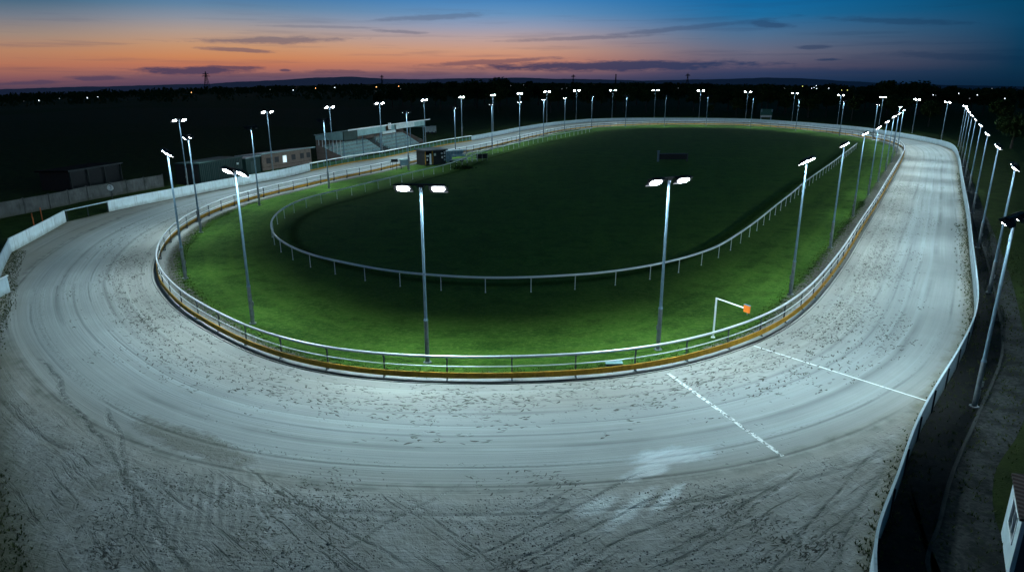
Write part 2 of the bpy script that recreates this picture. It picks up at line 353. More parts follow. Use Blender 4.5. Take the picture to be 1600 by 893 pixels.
def infield_material():
    g = G("infield_grass"); p = g.pos(); p2 = g.comb(g.sep(p)[0], g.sep(p)[1], 0.0); u, d, _ = g.uv("track"); gw, _b, _c = g.uv("edge")
    n0 = g.noise(p2, 0.5, 5, 0.65); n1 = g.noise(p2, 0.13, 4, 0.6); n2 = g.noise(g.V('MULTIPLY', p2, (1, 1.6, 1)), 2.2, 5, 0.7); n3 = g.noise(p2, 17.0, 3, 0.7)
    c = g.mix(g.R(n1, 0.35, 0.65), (0.020, 0.080, 0.008), (0.058, 0.155, 0.016))
    c = g.mix(g.R(n2, 0.45, 0.70, 0, 0.75), c, (0.15, 0.225, 0.045))
    c = g.mix(g.R(n0, 0.52, 0.36, 0, 0.7), c, (0.014, 0.058, 0.005))
    mow = g.M('SINE', g.M('MULTIPLY', g.M('ADD', d, g.M('MULTIPLY', n1, 1.5)), 3.1))
    c = g.mix(g.R(mow, 0.3, 1.0, 0, 0.30), c, (0.10, 0.19, 0.025))
    c = g.mix(g.R(n3, 0.35, 0.75, 0, 0.5), c, (0.010, 0.034, 0.003)); c = g.mix(g.R(g.noise(g.V('MULTIPLY', p2, (1, 2.2, 1)), 5.0, 4, 0.7), 0.54, 0.66, 0, 0.55), c, (0.16, 0.25, 0.04))
    c = g.mix(g.R(g.noise(p2, 6.0, 4, 0.75), 0.62, 0.76, 0, 0.45), c, (0.15, 0.16, 0.07))
    e = g.M('ADD', d, g.M('ADD', g.M('MULTIPLY', g.M('SUBTRACT', n0, 0.5), 1.4), g.M('MULTIPLY', g.M('SUBTRACT', g.noise(p2, 5, 4, 0.7), 0.5), 1.3)))
    gr = g.R(g.M('SUBTRACT', e, gw), 0.20, -0.20)
    st = g.vor(p2, 11.0, out='Color'); sv = g.sep(st)[0]
    gc = g.mix(sv, (0.05, 0.052, 0.042), (0.19, 0.185, 0.165)); gc = g.mix(g.R(n2, 0.42, 0.62, 0, 0.75), gc, (0.10, 0.085, 0.06))
    gc = g.mix(g.R(g.noise(p2, 3.0, 5, .7), 0.52, 0.62, 0, 0.8), gc, (0.035, 0.055, 0.018))
    near = g.R(g.M('ADD', d, g.M('MULTIPLY', n2, 0.5)), 1.0, 0.5, 0, 1)
    gc = g.mix(near, gc, g.mix(sv, (0.26, 0.26, 0.24), (0.42, 0.42, 0.40)))
    c = g.mix(gr, c, gc)
    h = g.M('ADD', g.M('MULTIPLY', n3, 0.6), g.M('ADD', g.M('MULTIPLY', n2, 1.2), g.M('MULTIPLY', sv, g.M('MULTIPLY', gr, 0.6))))
    return g.bsdf(c, 0.9, 0, g.bump(h, 0.8, 0.06), spec=0.1)
GRASS = infield_material()
def ground_material():
    g = G("dark_field_ground"); p = g.pos(); p2 = g.comb(g.sep(p)[0], g.sep(p)[1], 0.0)
    n = g.noise(p2, 0.6, 6, 0.7); f = g.vor(p2, 0.006, out='Color'); fv = g.sep(f)[0]
    c = g.mix(g.R(n, 0.35, 0.65), (0.008, 0.024, 0.004), (0.025, 0.056, 0.009)); c = g.mix(g.M('MULTIPLY', fv, 0.5), c, (0.05, 0.045, 0.028))
    c = g.mix(g.R(g.noise(p2, 6.0, 4), 0.5, 0.7, 0, 0.6), c, (0.02, 0.03, 0.008))
    return g.bsdf(c, 0.95, 0, g.bump(g.noise(p2, 5.0, 6, 0.75), 0.9, 0.12), spec=0.05)
def gravel_material(name, lo, hi):
    g = G(name); p = g.pos(); p2 = g.comb(g.sep(p)[0], g.sep(p)[1], 0.0)
    sv = g.sep(g.vor(p2, 9.0, out='Color'))[0]; n = g.noise(p2, 0.7, 6, 0.7)
    c = g.mix(sv, lo, hi); c = g.mix(g.R(n, 0.48, 0.60, 0, 0.85), c, tuple(x * 0.5 for x in lo)); c = g.mix(g.R(g.noise(p2, 2.2, 5, .75), 0.56, 0.68, 0, 0.8), c, (0.02, 0.035, 0.01))
    return g.bsdf(c, 0.9, 0, g.bump(g.M('ADD', sv, n), 0.8, 0.05), spec=0.2)
# ------------------------------------------------------------------ plain materials
STEEL = simple("galvanised_steel", (0.17, 0.26, 0.33), 0.45, 0.35, 0.25, 3.0)
STEEL_D = simple("weathered_steel_base", (0.22, 0.25, 0.27), 0.55, 0.4, 0.3, 3.0)
RAILW = simple("rail_aluminium", (0.72, 0.75, 0.77), 0.33, 0.35, 0.15, 2.0)
WHITE = simple("white_paint", (0.38, 0.48, 0.53), 0.55, 0, 0.12, 1.2, 0.1, 0.3, dirt=(0.18, 0.20, 0.18))
WHITEP = simple("white_plastic_rail", (0.92, 0.95, 0.96), 0.4, 0, 0.08, 1.0)
WHITE2 = simple("brightened_white_paint", (0.60, 0.70, 0.73), 0.6, 0, 0.12, 1.2, 0.1, 0.3, dirt=(0.22, 0.24, 0.21))  # wall white made paler so the left walls look better lit
OCHRE = simple("ochre_board", (0.50, 0.25, 0.02), 0.7, 0, 0.35, 1.5, 0.2)
BLACKM = simple("black_metal", (0.02, 0.022, 0.025), 0.5, 0.3, 0.3, 3)
DARKST = simple("dark_steel", (0.07, 0.08, 0.085), 0.5, 0.5, 0.3, 3)
GREENP = simple("green_paint", (0.011, 0.038, 0.036), 0.6, 0, 0.3, 0.8, 0.1)
GREENB = simple("green_board", (0.03, 0.095, 0.045), 0.7, 0, 0.3, 1.0)
TEALS = simple("teal_sheeting", (0.24, 0.40, 0.41), 0.5, 0.2, 0.3, 0.7)
PITCHB = simple("tarred_felt", (0.006, 0.007, 0.008), 0.95, 0, 0.3, 2, 0, 0.05)
CONC = simple("old_concrete", (0.095, 0.10, 0.10), 0.9, 0, 0.45, 0.7, 0.5, dirt=(0.06, 0.06, 0.045))
ROOFM = simple("metal_roof", (0.20, 0.27, 0.29), 0.45, 0.3, 0.3, 0.6)
BRICKM = None
def brick_material(name, a, b, mortar, sc_=1.0):
    g = G(name); p = g.pos(); s = g.sep(p); q = g.comb(g.M('ADD', s[0], s[1]), s[2], 0.0)
    bt = g.n('TexBrick'); g.set(bt.inputs['Vector'], q); bt.inputs['Scale'].default_value = sc_
    g.set(bt.inputs['Color1'], (*a, 1)); g.set(bt.inputs['Color2'], (*b, 1)); g.set(bt.inputs['Mortar'], (*mortar, 1))
    bt.inputs['Brick Width'].default_value = 0.45; bt.inputs['Row Height'].default_value = 0.15; bt.inputs['Mortar Size'].default_value = 0.015
    c = g.mix(g.R(g.noise(p, 1.2, 5, 0.7), 0.5, 0.7, 0, 0.5), bt.outputs['Color'], tuple(x * 0.5 for x in a))
    return g.bsdf(c, 0.85, 0, g.bump(bt.outputs['Fac'], 0.4, 0.02), spec=0.15)
BRICK = brick_material("pinkish_brick", (0.24, 0.165, 0.135), (0.18, 0.13, 0.11), (0.19, 0.18, 0.17))
def stripes_material(name, a, b, period, rough=0.5, metal=0.2):
    g = G(name); p = g.pos(); s = g.sep(p)
    w = g.M('SINE', g.M('MULTIPLY', g.M('ADD', s[0], g.M('MULTIPLY', s[1], 0.6)), 2 * math.pi / period))
    c = g.mix(g.R(w, -1, 1), a, b); c = g.mix(g.R(g.noise(p, 0.8, 5, .7), .45, .7, 0, .5), c, tuple(x * .5 for x in a))
    return g.bsdf(c, rough, metal, g.bump(w, 0.5, 0.03))
CORR = stripes_material("corrugated_roof_sheet", (0.22, 0.34, 0.36), (0.34, 0.46, 0.48), 0.5)
CORRB = stripes_material("brown_ridged_roof", (0.022, 0.012, 0.010), (0.045, 0.024, 0.02), 0.28, 0.7, 0.0)
CORRG = stripes_material("green_container_sheet", (0.005, 0.022, 0.022), (0.008, 0.032, 0.031), 0.35, 0.55, 0.1)
def glass_material():
    g = G("dark_glass"); return g.bsdf((0.03, 0.05, 0.06), 0.08, 0.0, spec=0.6)
GLASS = glass_material()
def emis(name, c, s):
    g = G(name); return g.bsdf(c, 0.5, 0, emit=c, estr=s)
LENS = emis("lit_floodlight_glass", (0.86, 0.94, 1.0), 90.0)
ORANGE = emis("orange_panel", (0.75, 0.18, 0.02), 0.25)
WARML = emis("warm_window_light", (1.0, 0.72, 0.40), 3.0)
COOLL = emis("cool_lamp_light", (0.7, 0.85, 1.0), 4.0)

# ------------------------------------------------------------------ the setting
def build_ground():
    rings = [0, 6, 12, 20, 30, 45, 60, 80, 110, 150, 200, 260, 340, 450, 600, 800, 1100, 1500, 2200, 3200, 5000, 8000, 12000]; NA = 120
    me = MB(); V = []
    for r in rings:
        for k in range(NA):
            a = 2 * math.pi * k / NA; az = abs(math.atan2(math.sin(a), math.cos(a)))
            t = min(1.0, az / 0.66) ** 2 * (2.3 if math.sin(a) < 0 else 1.3)
            z = -0.03 - max(0.0, r - 450) * 0.0080 * t
            V.append(Vector((r * math.sin(a), r * math.cos(a), z)))
    F = []
    for i in range(len(rings) - 1):
        for k in range(NA):
            l = (k + 1) % NA
            if i == 0: F.append((k, NA + k, NA + l))
            else: F.append((i * NA + k, (i + 1) * NA + k, (i + 1) * NA + l, i * NA + l))
    me.v = V; me.f = F
    o = me.build("ground", ground_material()); tag(o, kind='structure')
def gz(p):
    r = math.hypot(p.x, p.y); az = abs(math.atan2(p.x, p.y)); return -0.03 - max(0.0, r - 450) * 0.0080 * min(1.0, az / 0.66) ** 2 * (2.3 if p.x < 0 else 1.3)
build_ground()

def strip_mesh(name, mat, secs, vs_of, z, kind='structure', uvs=None):
    n = len(secs); rows = [vs_of(i) for i in range(n)]; k = len(rows[0]); V = []; UV = []; UE = []
    for i, (p, nn) in enumerate(secs):
        for v in rows[i]:
            V.append((p.x + nn.x * v[0], p.y + nn.y * v[0], z)); UV.append((i, v[1])); UE.append((v[2], v[3]))
    F = []
    for i in range(n):
        j = (i + 1) % n
        for q in range(k - 1): F.append((i * k + q, i * k + q + 1, j * k + q + 1, j * k + q))
    me = bpy.data.meshes.new(name); me.from_pydata(V, [], F); me.update()
    a = me.uv_layers.new(name="track"); b = me.uv_layers.new(name="edge")
    for poly in me.polygons:
        last = poly.index // (k - 1) == n - 1
        for li in poly.loop_indices:
            vi = me.loops[li].vertex_index; s, v = UV[vi]
            if last and s == 0: s = n
            a.data[li].uv = (s * 1.0, v); b.data[li].uv = UE[vi]
    me.materials.append(mat); o = bpy.data.objects.new(name, me); COL.objects.link(o)
    if me.polygons[0].normal.z < 0: me.flip_normals()
    return tag(o, kind=kind)
K = 14
strip_mesh("race_track", SAND, SI, lambda i: [(-0.25 + (W[i] + 0.27) * q / K, -0.25 + (W[i] + 0.27) * q / K, W[i] - (-0.25 + (W[i] + 0.27) * q / K), W[i]) for q in range(K + 1)], 0.004)
# infield: ring with gravel verge plus the middle
def gwidth(p):
    # verge width grows on the two straights and at the left end of the bend
    if p.y < 44 and -17 < p.x < 18: return 0.75
    if p.x < -20 and p.y < 75: return 1.5
    if p.x > 18 and p.y < 200: return 1.7
    if p.x < 0: return 1.3
    return 1.2
GW = [gwidth(p) for p, n in SI]
for _ in range(30): GW = [(GW[i - 1] + GW[i] * 2 + GW[(i + 1) % len(GW)]) / 4 for i in range(len(GW))]
ring = strip_mesh("infield_lawn", GRASS, SI, lambda i: [(0.3 - 8.3 * q / 8, -0.3 + 8.3 * q / 8, GW[i], 0.0) for q in range(9)], 0.0)
me = ring.data; k = 9; n = len(SI)
import bmesh
bm = bmesh.new(); bm.from_mesh(me); bm.verts.ensure_lookup_table()
ed = []
for i in range(n):
    e = bm.edges.get((bm.verts[i * k + 8], bm.verts[((i + 1) % n) * k + 8]))
    if e: ed.append(e)
r = bmesh.ops.triangle_fill(bm, use_beauty=True, use_dissolve=False, edges=ed)
la, lb = bm.loops.layers.uv["track"], bm.loops.layers.uv["edge"]
for f in r['geom']:
    if isinstance(f, bmesh.types.BMFace):
        for l in f.loops: l[la].uv = (0, 8.0); l[lb].uv = (1, 0)
        if f.normal.z < 0: f.normal_flip()
bm.to_mesh(me); bm.free()

# path and gravel verge outside the right-hand wall
def poly(name, mat, pts, z, kind='structure'):
    m = MB(); m.add([Vector((p.x, p.y, z)) for p in pts], [tuple(range(len(pts)))])
    o = m.build(name, mat)
    if o.data.polygons[0].normal.z < 0: o.data.flip_normals()
    return tag(o, kind=kind)
edge_px = [(1502, 250), (1510, 300), (1524, 350), (1540, 400), (1555, 460), (1566, 548), (1527, 650), (1485, 747), (1465, 829), (1447, 893)]
edge = px(edge_px) + [Vector((13.2, 14.0, 0)), Vector((10, 6, 0))]
OR = [p for p in O_Rf if p.x > 8 and p.y < 170]
OR = [p for p in OR if not (p.y > 165)]
right_side = [p for p in OR if p.x > 9]
ws = fine(edge, 4)
def ribbon(name, mat, A, B, z, kind='structure'):
    N_ = 160; a, _ = resample(A, sum((q - p).length for p, q in zip(A, A[1:])) / N_, False); b, _ = resample(B, sum((q - p).length for p, q in zip(B, B[1:])) / N_, False)
    n_ = min(len(a), len(b)); m = MB()
    m.v = [Vector((p.x, p.y, z)) for p in a[:n_]] + [Vector((p.x, p.y, z)) for p in b[:n_]]
    m.f = [(i, i + 1, n_ + i + 1, n_ + i) for i in range(n_ - 1)]
    o = m.build(name, mat)
    if o.data.polygons[0].normal.z < 0: o.data.flip_normals()
    return tag(o, kind=kind)
pathm = gravel_material("dark_asphalt", (0.007, 0.008, 0.009), (0.014, 0.015, 0.016))
ribbon("walkway", pathm, right_side, ws, -0.012)
gedge = px([(1508, 245), (1520, 285), (1545, 345), (1575, 420), (1600, 520), (1612, 600), (1590, 680), (1556, 730), (1552, 800), (1575, 860), (1600, 893)]) + [Vector((22, 14, 0)), Vector((16, 6, 0))]
ribbon("gravel_verge", gravel_material("loose_gravel", (0.014, 0.017, 0.018), (0.045, 0.05, 0.05)), ws, fine(gedge, 4), -0.020)
kb = MB(); kf = frames(ws, False); kb.sweep(kf, [(-0.07, -0.03), (-0.07, 0.05), (0.07, 0.05), (0.07, -0.03)])
tag(kb.build("kerb", simple("kerb_concrete", (0.035, 0.04, 0.04), 0.9, 0, .4)), kind='structure')

# painted lines
def paint_line(name, a, b, w):
    g = G(name + "_paint"); p = g.pos(); n = g.noise(p, 5.0, 5, 0.75); n2 = g.noise(p, 0.9, 3)
    al = g.R(g.M('ADD', n, g.M('MULTIPLY', n2, 0.25)), 0.585, 0.71, 0.95, 0.15) if w > .2 else g.R(n, 0.56, 0.66, 1.0, 0.3)
    m = g.bsdf((0.75, 0.77, 0.76), 0.8, 0, alpha=al)
    A, B = at(*a), at(*b); d = (B - A).normalized(); q = Vector((-d.y, d.x, 0)) * w / 2; mb = MB()
    N_ = 40; P = []
    for i in range(N_ + 1):
        c = A.lerp(B, i / N_) ; j1, j2 = random.uniform(.8, 1.1), random.uniform(.8, 1.1)
        P += [Vector((*(c + q * j1).xy, 0.009)), Vector((*(c - q * j2).xy, 0.009))]
    mb.add(P, [(2 * i, 2 * i + 1, 2 * i + 3, 2 * i + 2) for i in range(N_)])
    o = mb.build(name, m)
    if o.data.polygons[0].normal.z < 0: o.data.flip_normals()
    tag(o, kind='structure')
paint_line("start_line", (1044, 583), (1223, 712), 0.23)
paint_line("finish_line", (1178, 540), (1457, 628.5), 0.11)

# dark strip painting in the light cutoff just inside the white rail
R_PX = [(1338, 232), (1300, 263), (1259, 294), (1237, 314), (1211, 335.6), (1180, 362.5), (1154, 382), (1117, 406.5), (1085, 418.5), (1045, 430.6), (995, 440.5), (936, 450), (871, 454), (801, 458), (732, 457),
        (667, 452), (602.5, 445.6), (551, 434), (505, 424.6), (470, 412.5), (447, 400), (432, 389), (425.5, 375), (425, 364), (428.6, 354), (436, 348), (449.5, 337), (485, 322), (532, 310), (557.6, 303),
        (600, 292), (650, 279), (700, 266.5), (750, 247), (800, 233), (850, 221), (925, 206)]
RW = resample(smooth(resample(spline(px(R_PX), 0.5, False), 0.5, False)[0], 40, False), 0.5, False)[0]
RF = frames(RW, False)
ccen = Vector((20, 110, 0))
if (RF[len(RF) // 2][0] - ccen).dot(RF[len(RF) // 2][1]) < 0: RF = frames(RW, False, -1)
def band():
    g = G("painted_light_cutoff"); uvs, d, _ = g.uv("track"); p = g.pos(); n = g.noise(p, 1.2, 5, 0.7)
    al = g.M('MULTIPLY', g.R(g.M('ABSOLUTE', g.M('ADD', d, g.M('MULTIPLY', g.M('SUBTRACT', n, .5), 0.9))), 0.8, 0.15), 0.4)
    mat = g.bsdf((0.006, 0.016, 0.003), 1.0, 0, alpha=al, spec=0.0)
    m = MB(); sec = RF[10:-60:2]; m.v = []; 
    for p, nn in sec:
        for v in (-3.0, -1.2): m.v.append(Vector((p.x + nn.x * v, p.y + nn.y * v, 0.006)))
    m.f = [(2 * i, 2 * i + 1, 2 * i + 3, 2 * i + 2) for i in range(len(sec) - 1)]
    o = m.build("painted_shade_band", mat); a = o.data.uv_layers.new(name="track")
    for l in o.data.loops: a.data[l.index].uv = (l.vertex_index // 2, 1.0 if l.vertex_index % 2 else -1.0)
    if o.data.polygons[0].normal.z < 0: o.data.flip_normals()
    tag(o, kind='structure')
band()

# distant hills and sky line
def hills():
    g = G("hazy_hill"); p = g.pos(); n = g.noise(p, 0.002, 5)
    haze = g.mix(g.R(g.sep(p)[0], -1500, 3500), (0.0075, 0.0125, 0.032), (0.0015, 0.0065, 0.020))  # distance haze put in as a faint bluish glow of the surface
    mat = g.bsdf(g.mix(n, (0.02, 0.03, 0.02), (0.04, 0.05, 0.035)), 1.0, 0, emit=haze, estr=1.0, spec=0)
    prof = [(-300, 144), (-100, 141), (0, 139), (60, 137.5), (130, 135.5), (200, 134.5), (280, 131.5), (330, 131), (370, 128), (400, 127), (450, 124.5), (490, 121.5), (520, 121), (545, 119.8), (575, 121.5), (610, 123.5),
            (660, 124), (700, 123), (750, 122), (800, 121.2), (850, 122.6), (930, 124), (1010, 126), (1100, 124.5), (1160, 123), (1200, 121.5), (1250, 122.3), (1310, 126), (1380, 129.5), (1450, 132), (1560, 134.5), (1620, 136), (1750, 139), (1950, 142)]
    m = MB(); P = []; ns = 6
    for x0, y0 in prof: pass
    xs = [prof[0][0] + (prof[-1][0] - prof[0][0]) * i / 400 for i in range(401)]
    def yv(x):
        for (a, ya), (b, yb) in zip(prof, prof[1:]):
            if a <= x <= b: return ya + (yb - ya) * (x - a) / (b - a)
        return 140
    random.seed(3); j = 0
    for x in xs:
        j = j * 0.7 + random.uniform(-.35, .35); t = atd(x, yv(x) + j * .8, 7000); b = Vector((t.x, t.y, -90)); f = b * (5600 / 7000); f.z = -190
        back = t * 1.12; back.z = -100
        P += [f, t, back]
    for i in range(400):
        m.f += [(3 * i, 3 * i + 1, 3 * i + 4, 3 * i + 3), (3 * i + 1, 3 * i + 2, 3 * i + 5, 3 * i + 4)]
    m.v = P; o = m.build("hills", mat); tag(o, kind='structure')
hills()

# ------------------------------------------------------------------ barriers
def rect_prof(a0, a1, z0, z1): return [(a0, z0), (a0, z1), (a1, z1), (a1, z0)]
def circ_prof(a, z, r, n=8): return [(a + r * math.cos(2 * math.pi * i / n), z + r * math.sin(2 * math.pi * i / n)) for i in range(n)]
O_FLIP = {}
def oframes(pl):
    f = frames(pl, False); mid = f[len(f) // 2]
    q = min(INN, key=lambda p: (p - mid[0]).length)
    if (mid[0] - q).dot(mid[1]) < 0: f = frames(pl, False, -1)
    return f
def post_mesh_objects(name, mats, spots, make, root, limit=100, key=None):
    spots = sorted(spots, key=lambda s: s[0].length); first = None
    for i, (p, rz) in enumerate(spots[:limit]):
        if first is None: first = make(root); o = first
        else: o = first.copy(); COL.objects.link(o); o.parent = root
        o.location = p - root.location; o.rotation_euler = (0, 0, rz)
    if len(spots) > limit:
        mb = MB(); src = first.data
        for p, rz in spots[limit:]:
            m = Matrix.Translation(p) @ Matrix.Rotation(rz, 4, 'Z'); mb.add([m @ v.co for v in src.vertices], [tuple(q.vertices) for q in src.polygons])
        o = mb.build(name, src.materials[0], root); o['kind'] = 'stuff'
def rz_of(n): return math.atan2(n.y, n.x) - math.pi / 2      # +Y of the part looks along n
# inner safety rail
rail_root = thing("track_rail", "curved metal safety rail with ochre lower board running round the inside of the sand track", "rail", at(770, 594))
rr = rail_root
CL = IF
m = MB(); m.sweep(CL, circ_prof(0.05, 1.36, 0.075, 10), True); m.build("top_rail", RAILW, rr, smooth=True)
m = MB(); m.sweep(CL, circ_prof(0.02, 0.78, 0.032, 6), True); m.build("middle_rail", RAILW, rr, smooth=True)
m = MB(); m.sweep(CL, rect_prof(0.16, 0.20, 0.17, 0.46), True); m.sweep(CL, rect_prof(0.12, 0.205, 0.463, 0.478), True); m.build("lower_board", OCHRE, rr)
def mk_post(root):
    m = MB(); m.box((0, 0, 0.66), (0.075, 0.06, 1.32)); m.box((0, 0.07, 0.30), (0.06, 0.18, 0.05)); m.box((0, 0.13, 0.12), (0.05, 0.05, 0.22), rx=0.4); m.cyl((0, 0.0, 0.02), (0, 0.22, 0.02), 0.04, n=6); m.box((0, 0.02, 1.26), (0.10, 0.10, 0.1))
    return m.build("post", DARKST, root, rel=False)
sp = [(p.copy(), rz_of(n)) for p, n in IF[::7]]
post_mesh_objects("post", None, sp, mk_post, rr)
# thin black strips laid on the sand as the rail's shadow lines
lr = thing("rail_shadow_lines", "low dark lure running rail on the sand at the foot of the curved safety rail", "painted shadow", at(770, 597))
m = MB(); m.sweep(CL, rect_prof(0.40, 0.44, 0.006, 0.05), True); m.build("inner_shadow_strip", BLACKM, lr)
m = MB(); m.sweep(CL, rect_prof(0.60, 0.625, 0.006, 0.035), True); m.build("outer_shadow_strip", BLACKM, lr)

# white outer walls
def wall(name, label, line, h, mat, th=0.07, panel=3.6, cat="wall", mat2=None, post=True):
    f = oframes(line); c = line[len(line) // 2]
    root = thing(name, label, cat, Vector((c.x, c.y, 0)))
    m = MB(); m.sweep(f, rect_prof(0.0, th, -0.03, h)); m.build("panel", mat, root)
    m = MB(); m.sweep(f, rect_prof(-0.012, th + 0.012, h + 0.002, h + 0.05)); m.build("cap", WHITE, root)
    if post:
        def mk(r):
            q = MB(); q.box((0, 0.04, h / 2 - .03), (0.08, 0.07, h - 0.06)); return q.build("post", BLACKM, r, rel=False)
        step = max(1, int(panel / 0.5)); sp = [(Vector((p.x + n.x * th, p.y + n.y * th, 0)), rz_of(n)) for p, n in f[2:-2:step]]
        post_mesh_objects("post", None, sp, mk, root)
        # thin joints between panels, on the track side
        q = MB()
        for p, n in f[2:-2:step]: q.box((p.x - n.x * 0.004, p.y - n.y * 0.004, h / 2), (0.03, 0.012, h - 0.02), rz=rz_of(n))
        q.build("joint_strip", simple("joint_grey", (0.35, 0.37, 0.38), .7), root)
    return root
wall("perimeter_wall", "long low white wall sweeping round the far bend and down the right side of the track", O_Rf, 1.25, WHITE)
wall("boundary_wall", "straight low white wall along the left side of the track, below the floodlit sheds", O_Lf, 1.35, WHITE2)
wall("corner_wall", "short white wall at the far left edge, sloping down beside two orange posts", O_W2f, 1.3, WHITE2)
wall("edge_wall", "pale wall mostly beyond the left edge, its cap cutting the bottom left corner", O_Wf, 1.2, WHITE)
# gap bar between corner wall and boundary wall
A, B = at(104, 346.5), at(171, 331)
gb = thing("gate_bar", "thin white barrier bar spanning the gap between the two left-hand walls", "barrier", Vector((A.x, A.y, 0)))
m = MB(); m.box((A + B) / 2 + Vector((0, 0, 1.3)), ((B - A).length - 0.1, 0.10, 0.12), rz=math.atan2((B - A).y, (B - A).x)); m.build("bar", WHITE, gb)
for t in (0.03, 0.5, 0.97):
    q = A.lerp(B, t); m = MB(); m.cyl((q.x, q.y, 0), (q.x, q.y, 1.23), 0.04); m.build("support", DARKST, gb)
# grandstand rail
f = oframes(O_Gf); c = O_Gf[len(O_Gf) // 2]
gr = thing("crowd_rail", "green boarded rail with white top bar and posts in front of the grandstand", "rail", Vector((c.x, c.y, 0)))
m = MB(); m.sweep(f, rect_prof(0.10, 0.14, 0.1, 0.85)); m.build("board", GREENB, gr)
m = MB(); m.sweep(f, circ_prof(0.05, 1.34, 0.10, 8)); m.build("top_rail", WHITEP, gr, smooth=True)
m = MB(); m.sweep(f, rect_prof(-0.05, -0.01, 0.02, 0.20)); m.build("kick_board", OCHRE, gr)
def mk(r):
    q = MB(); q.box((0, 0.05, 0.64), (0.10, 0.08, 1.28)); return q.build("post", STEEL, r, rel=False)
post_mesh_objects("post", None, [(Vector((p.x, p.y, 0)), rz_of(n)) for p, n in f[1:-1:4]], mk, gr)
# white running rail on the infield
c = at(801, 458)
wr = thing("infield_rail", "white plastic running rail on slim posts curving through the dark green infield", "rail", c)
m = MB(); m.sweep(RF, [(-.08, 1.13), (-.09, 1.20), (-.05, 1.28), (.05, 1.28), (.09, 1.20), (.08, 1.13)]); m.build("top_rail", WHITEP, wr, smooth=True)
def mk(r):
    q = MB(); q.cyl((0, 0, 0), (0, 0.02, 1.17), 0.032, n=8); q.cyl((0, 0, 0), (0, 0, 0.05), 0.06, n=8); return q.build("post", WHITEP, r, rel=False)
post_mesh_objects("post", None, [(Vector((p.x, p.y, 0)), rz_of(n)) for p, n in RF[2::7]], mk, wr)

# ------------------------------------------------------------------ floodlight masts
def make_mast():
    t = thing("floodlight_mast", None, "floodlight")
    m = MB(); m.cyl((0, 0, -0.02), (0, 0, 2.55), 0.125, 0.12, 14); m.box((0, -0.125, 0.75), (0.13, 0.03, 0.5)); m.cyl((0, 0, 0), (0, 0, 0.06), 0.24, n=14); m.box((0, -.16, 1.35), (.16, .05, .28)); m.build("base_section", STEEL_D, t)
    m = MB(); m.cyl((0, 0, 2.55), (0, 0, 2.70), 0.135, 0.095, 14); m.cyl((0, 0, 2.70), (0, 0, 9.75), 0.092, 0.062, 14); m.cyl((0, 0, 9.75), (0, 0, 10.05), 0.075, 0.075, 12); m.build("pole", STEEL, t, smooth=False)
    m = MB(); m.box((0, 0, 10.12), (2.3, 0.09, 0.09)); m.box((0, 0.0, 10.04), (0.3, 0.16, 0.12))
    for s in (-1, 1):
        for e in (-0.5, 0.5): m.box((s * 0.95 + e * 1.02, 0.05, 10.0), (0.03, 0.06, 0.28))
    m.cyl((-.28, 0, 10.1), (-.05, 0, 9.75), .018, n=5); m.cyl((.28, 0, 10.1), (.05, 0, 9.75), .018, n=5)
    m.build("crossbar", BLACKM, t)
    TL = math.radians(33)
    for s in (-1, 1):
        c = Vector((s * 0.95, 0.06, 9.92)); m = MB()
        R_ = Matrix.Rotation(TL, 3, 'X')
        def q(x, y, z): return c + R_ @ Vector((x, y, z))
        a, b = 0.47, 0.33
        m.hexa([q(-a, -b, 0), q(a, -b, 0), q(a, b, 0), q(-a, b, 0), q(-a * .82, -b * .7, .17), q(a * .82, -b * .7, .17), q(a * .82, b * .7, .17), q(-a * .82, b * .7, .17)])
        for i in range(6): m.box(q(-0.3 + 0.12 * i, 0, 0.20), (0.02, 0.4, 0.06), rx=TL)
        m.hexa([q(-a - .02, -b - .02, -.05), q(a + .02, -b - .02, -.05), q(a + .02, -b, -.05), q(-a - .02, -b, -.05), q(-a - .02, -b - .02, .02), q(a + .02, -b - .02, .02), q(a + .02, -b, .02), q(-a - .02, -b, .02)])
        fl = m.build("floodlight", BLACKM, t)
        m = MB(); a, b = .33, .22
        oc = [(-.6, -1), (.6, -1), (1, -.45), (1, .45), (.6, 1), (-.6, 1), (-1, .45), (-1, -.45)]
        m.add([q(a * x * .9, b * y * .88, -.06) for x, y in oc] + [q(a * x, b * y, -.002) for x, y in oc], [tuple(range(8)), tuple(range(15, 7, -1))] + [(i, 8 + i, 8 + (i + 1) % 8, (i + 1) % 8) for i in range(8)])
        ln = m.build("lens", LENS, fl, rel=False)
        ld = bpy.data.lights.get("flood_beam") or bpy.data.lights.new("flood_beam", 'AREA')
        ld.shape = 'RECTANGLE'; ld.size = 0.6; ld.size_y = 0.36; ld.energy = 400; ld.color = (0.66, 0.92, 1.0); ld.spread = math.radians(150)
        lo = bpy.data.objects.new("beam", ld); COL.objects.link(lo); lo.parent = fl; lo.location = q(0, 0, -.075); lo.rotation_euler = (math.radians(43), 0, 0)
    return t
proto = make_mast(); kids_index()
def near_normal(p):
    return min(IF, key=lambda s: (s[0] - p).length)[1]
used = [False]
BEAMS = {}
def beam_data(p, power):
    if power not in BEAMS:
        d = bpy.data.lights["flood_beam"].copy(); d.energy = power * 1.4; d.spread = math.radians(172 if power > 500 else 122 if power < 300 else 135); BEAMS[power] = d
    return BEAMS[power]
def mast(x, y, yt, label, group, outward, power=None):
    t = proto if not used[0] else copy_tree(proto); used[0] = True
    p = at(x, y); h = max(9.6, min(12.6, hgt(x, y, yt - 2))); s = h / 10.2
    t.location = p; t.scale = (s, s, s)
    n = near_normal(p) * (1 if outward else -1)
    t.rotation_euler = (0, 0, rz_of(n)); t['label'] = label; t['group'] = group; t['category'] = 'floodlight'
    if power is None: power = 620 if outward else 330
    for o in t.children_recursive:
        if o.type == 'LIGHT': o.data = beam_data(p, power)
    return t
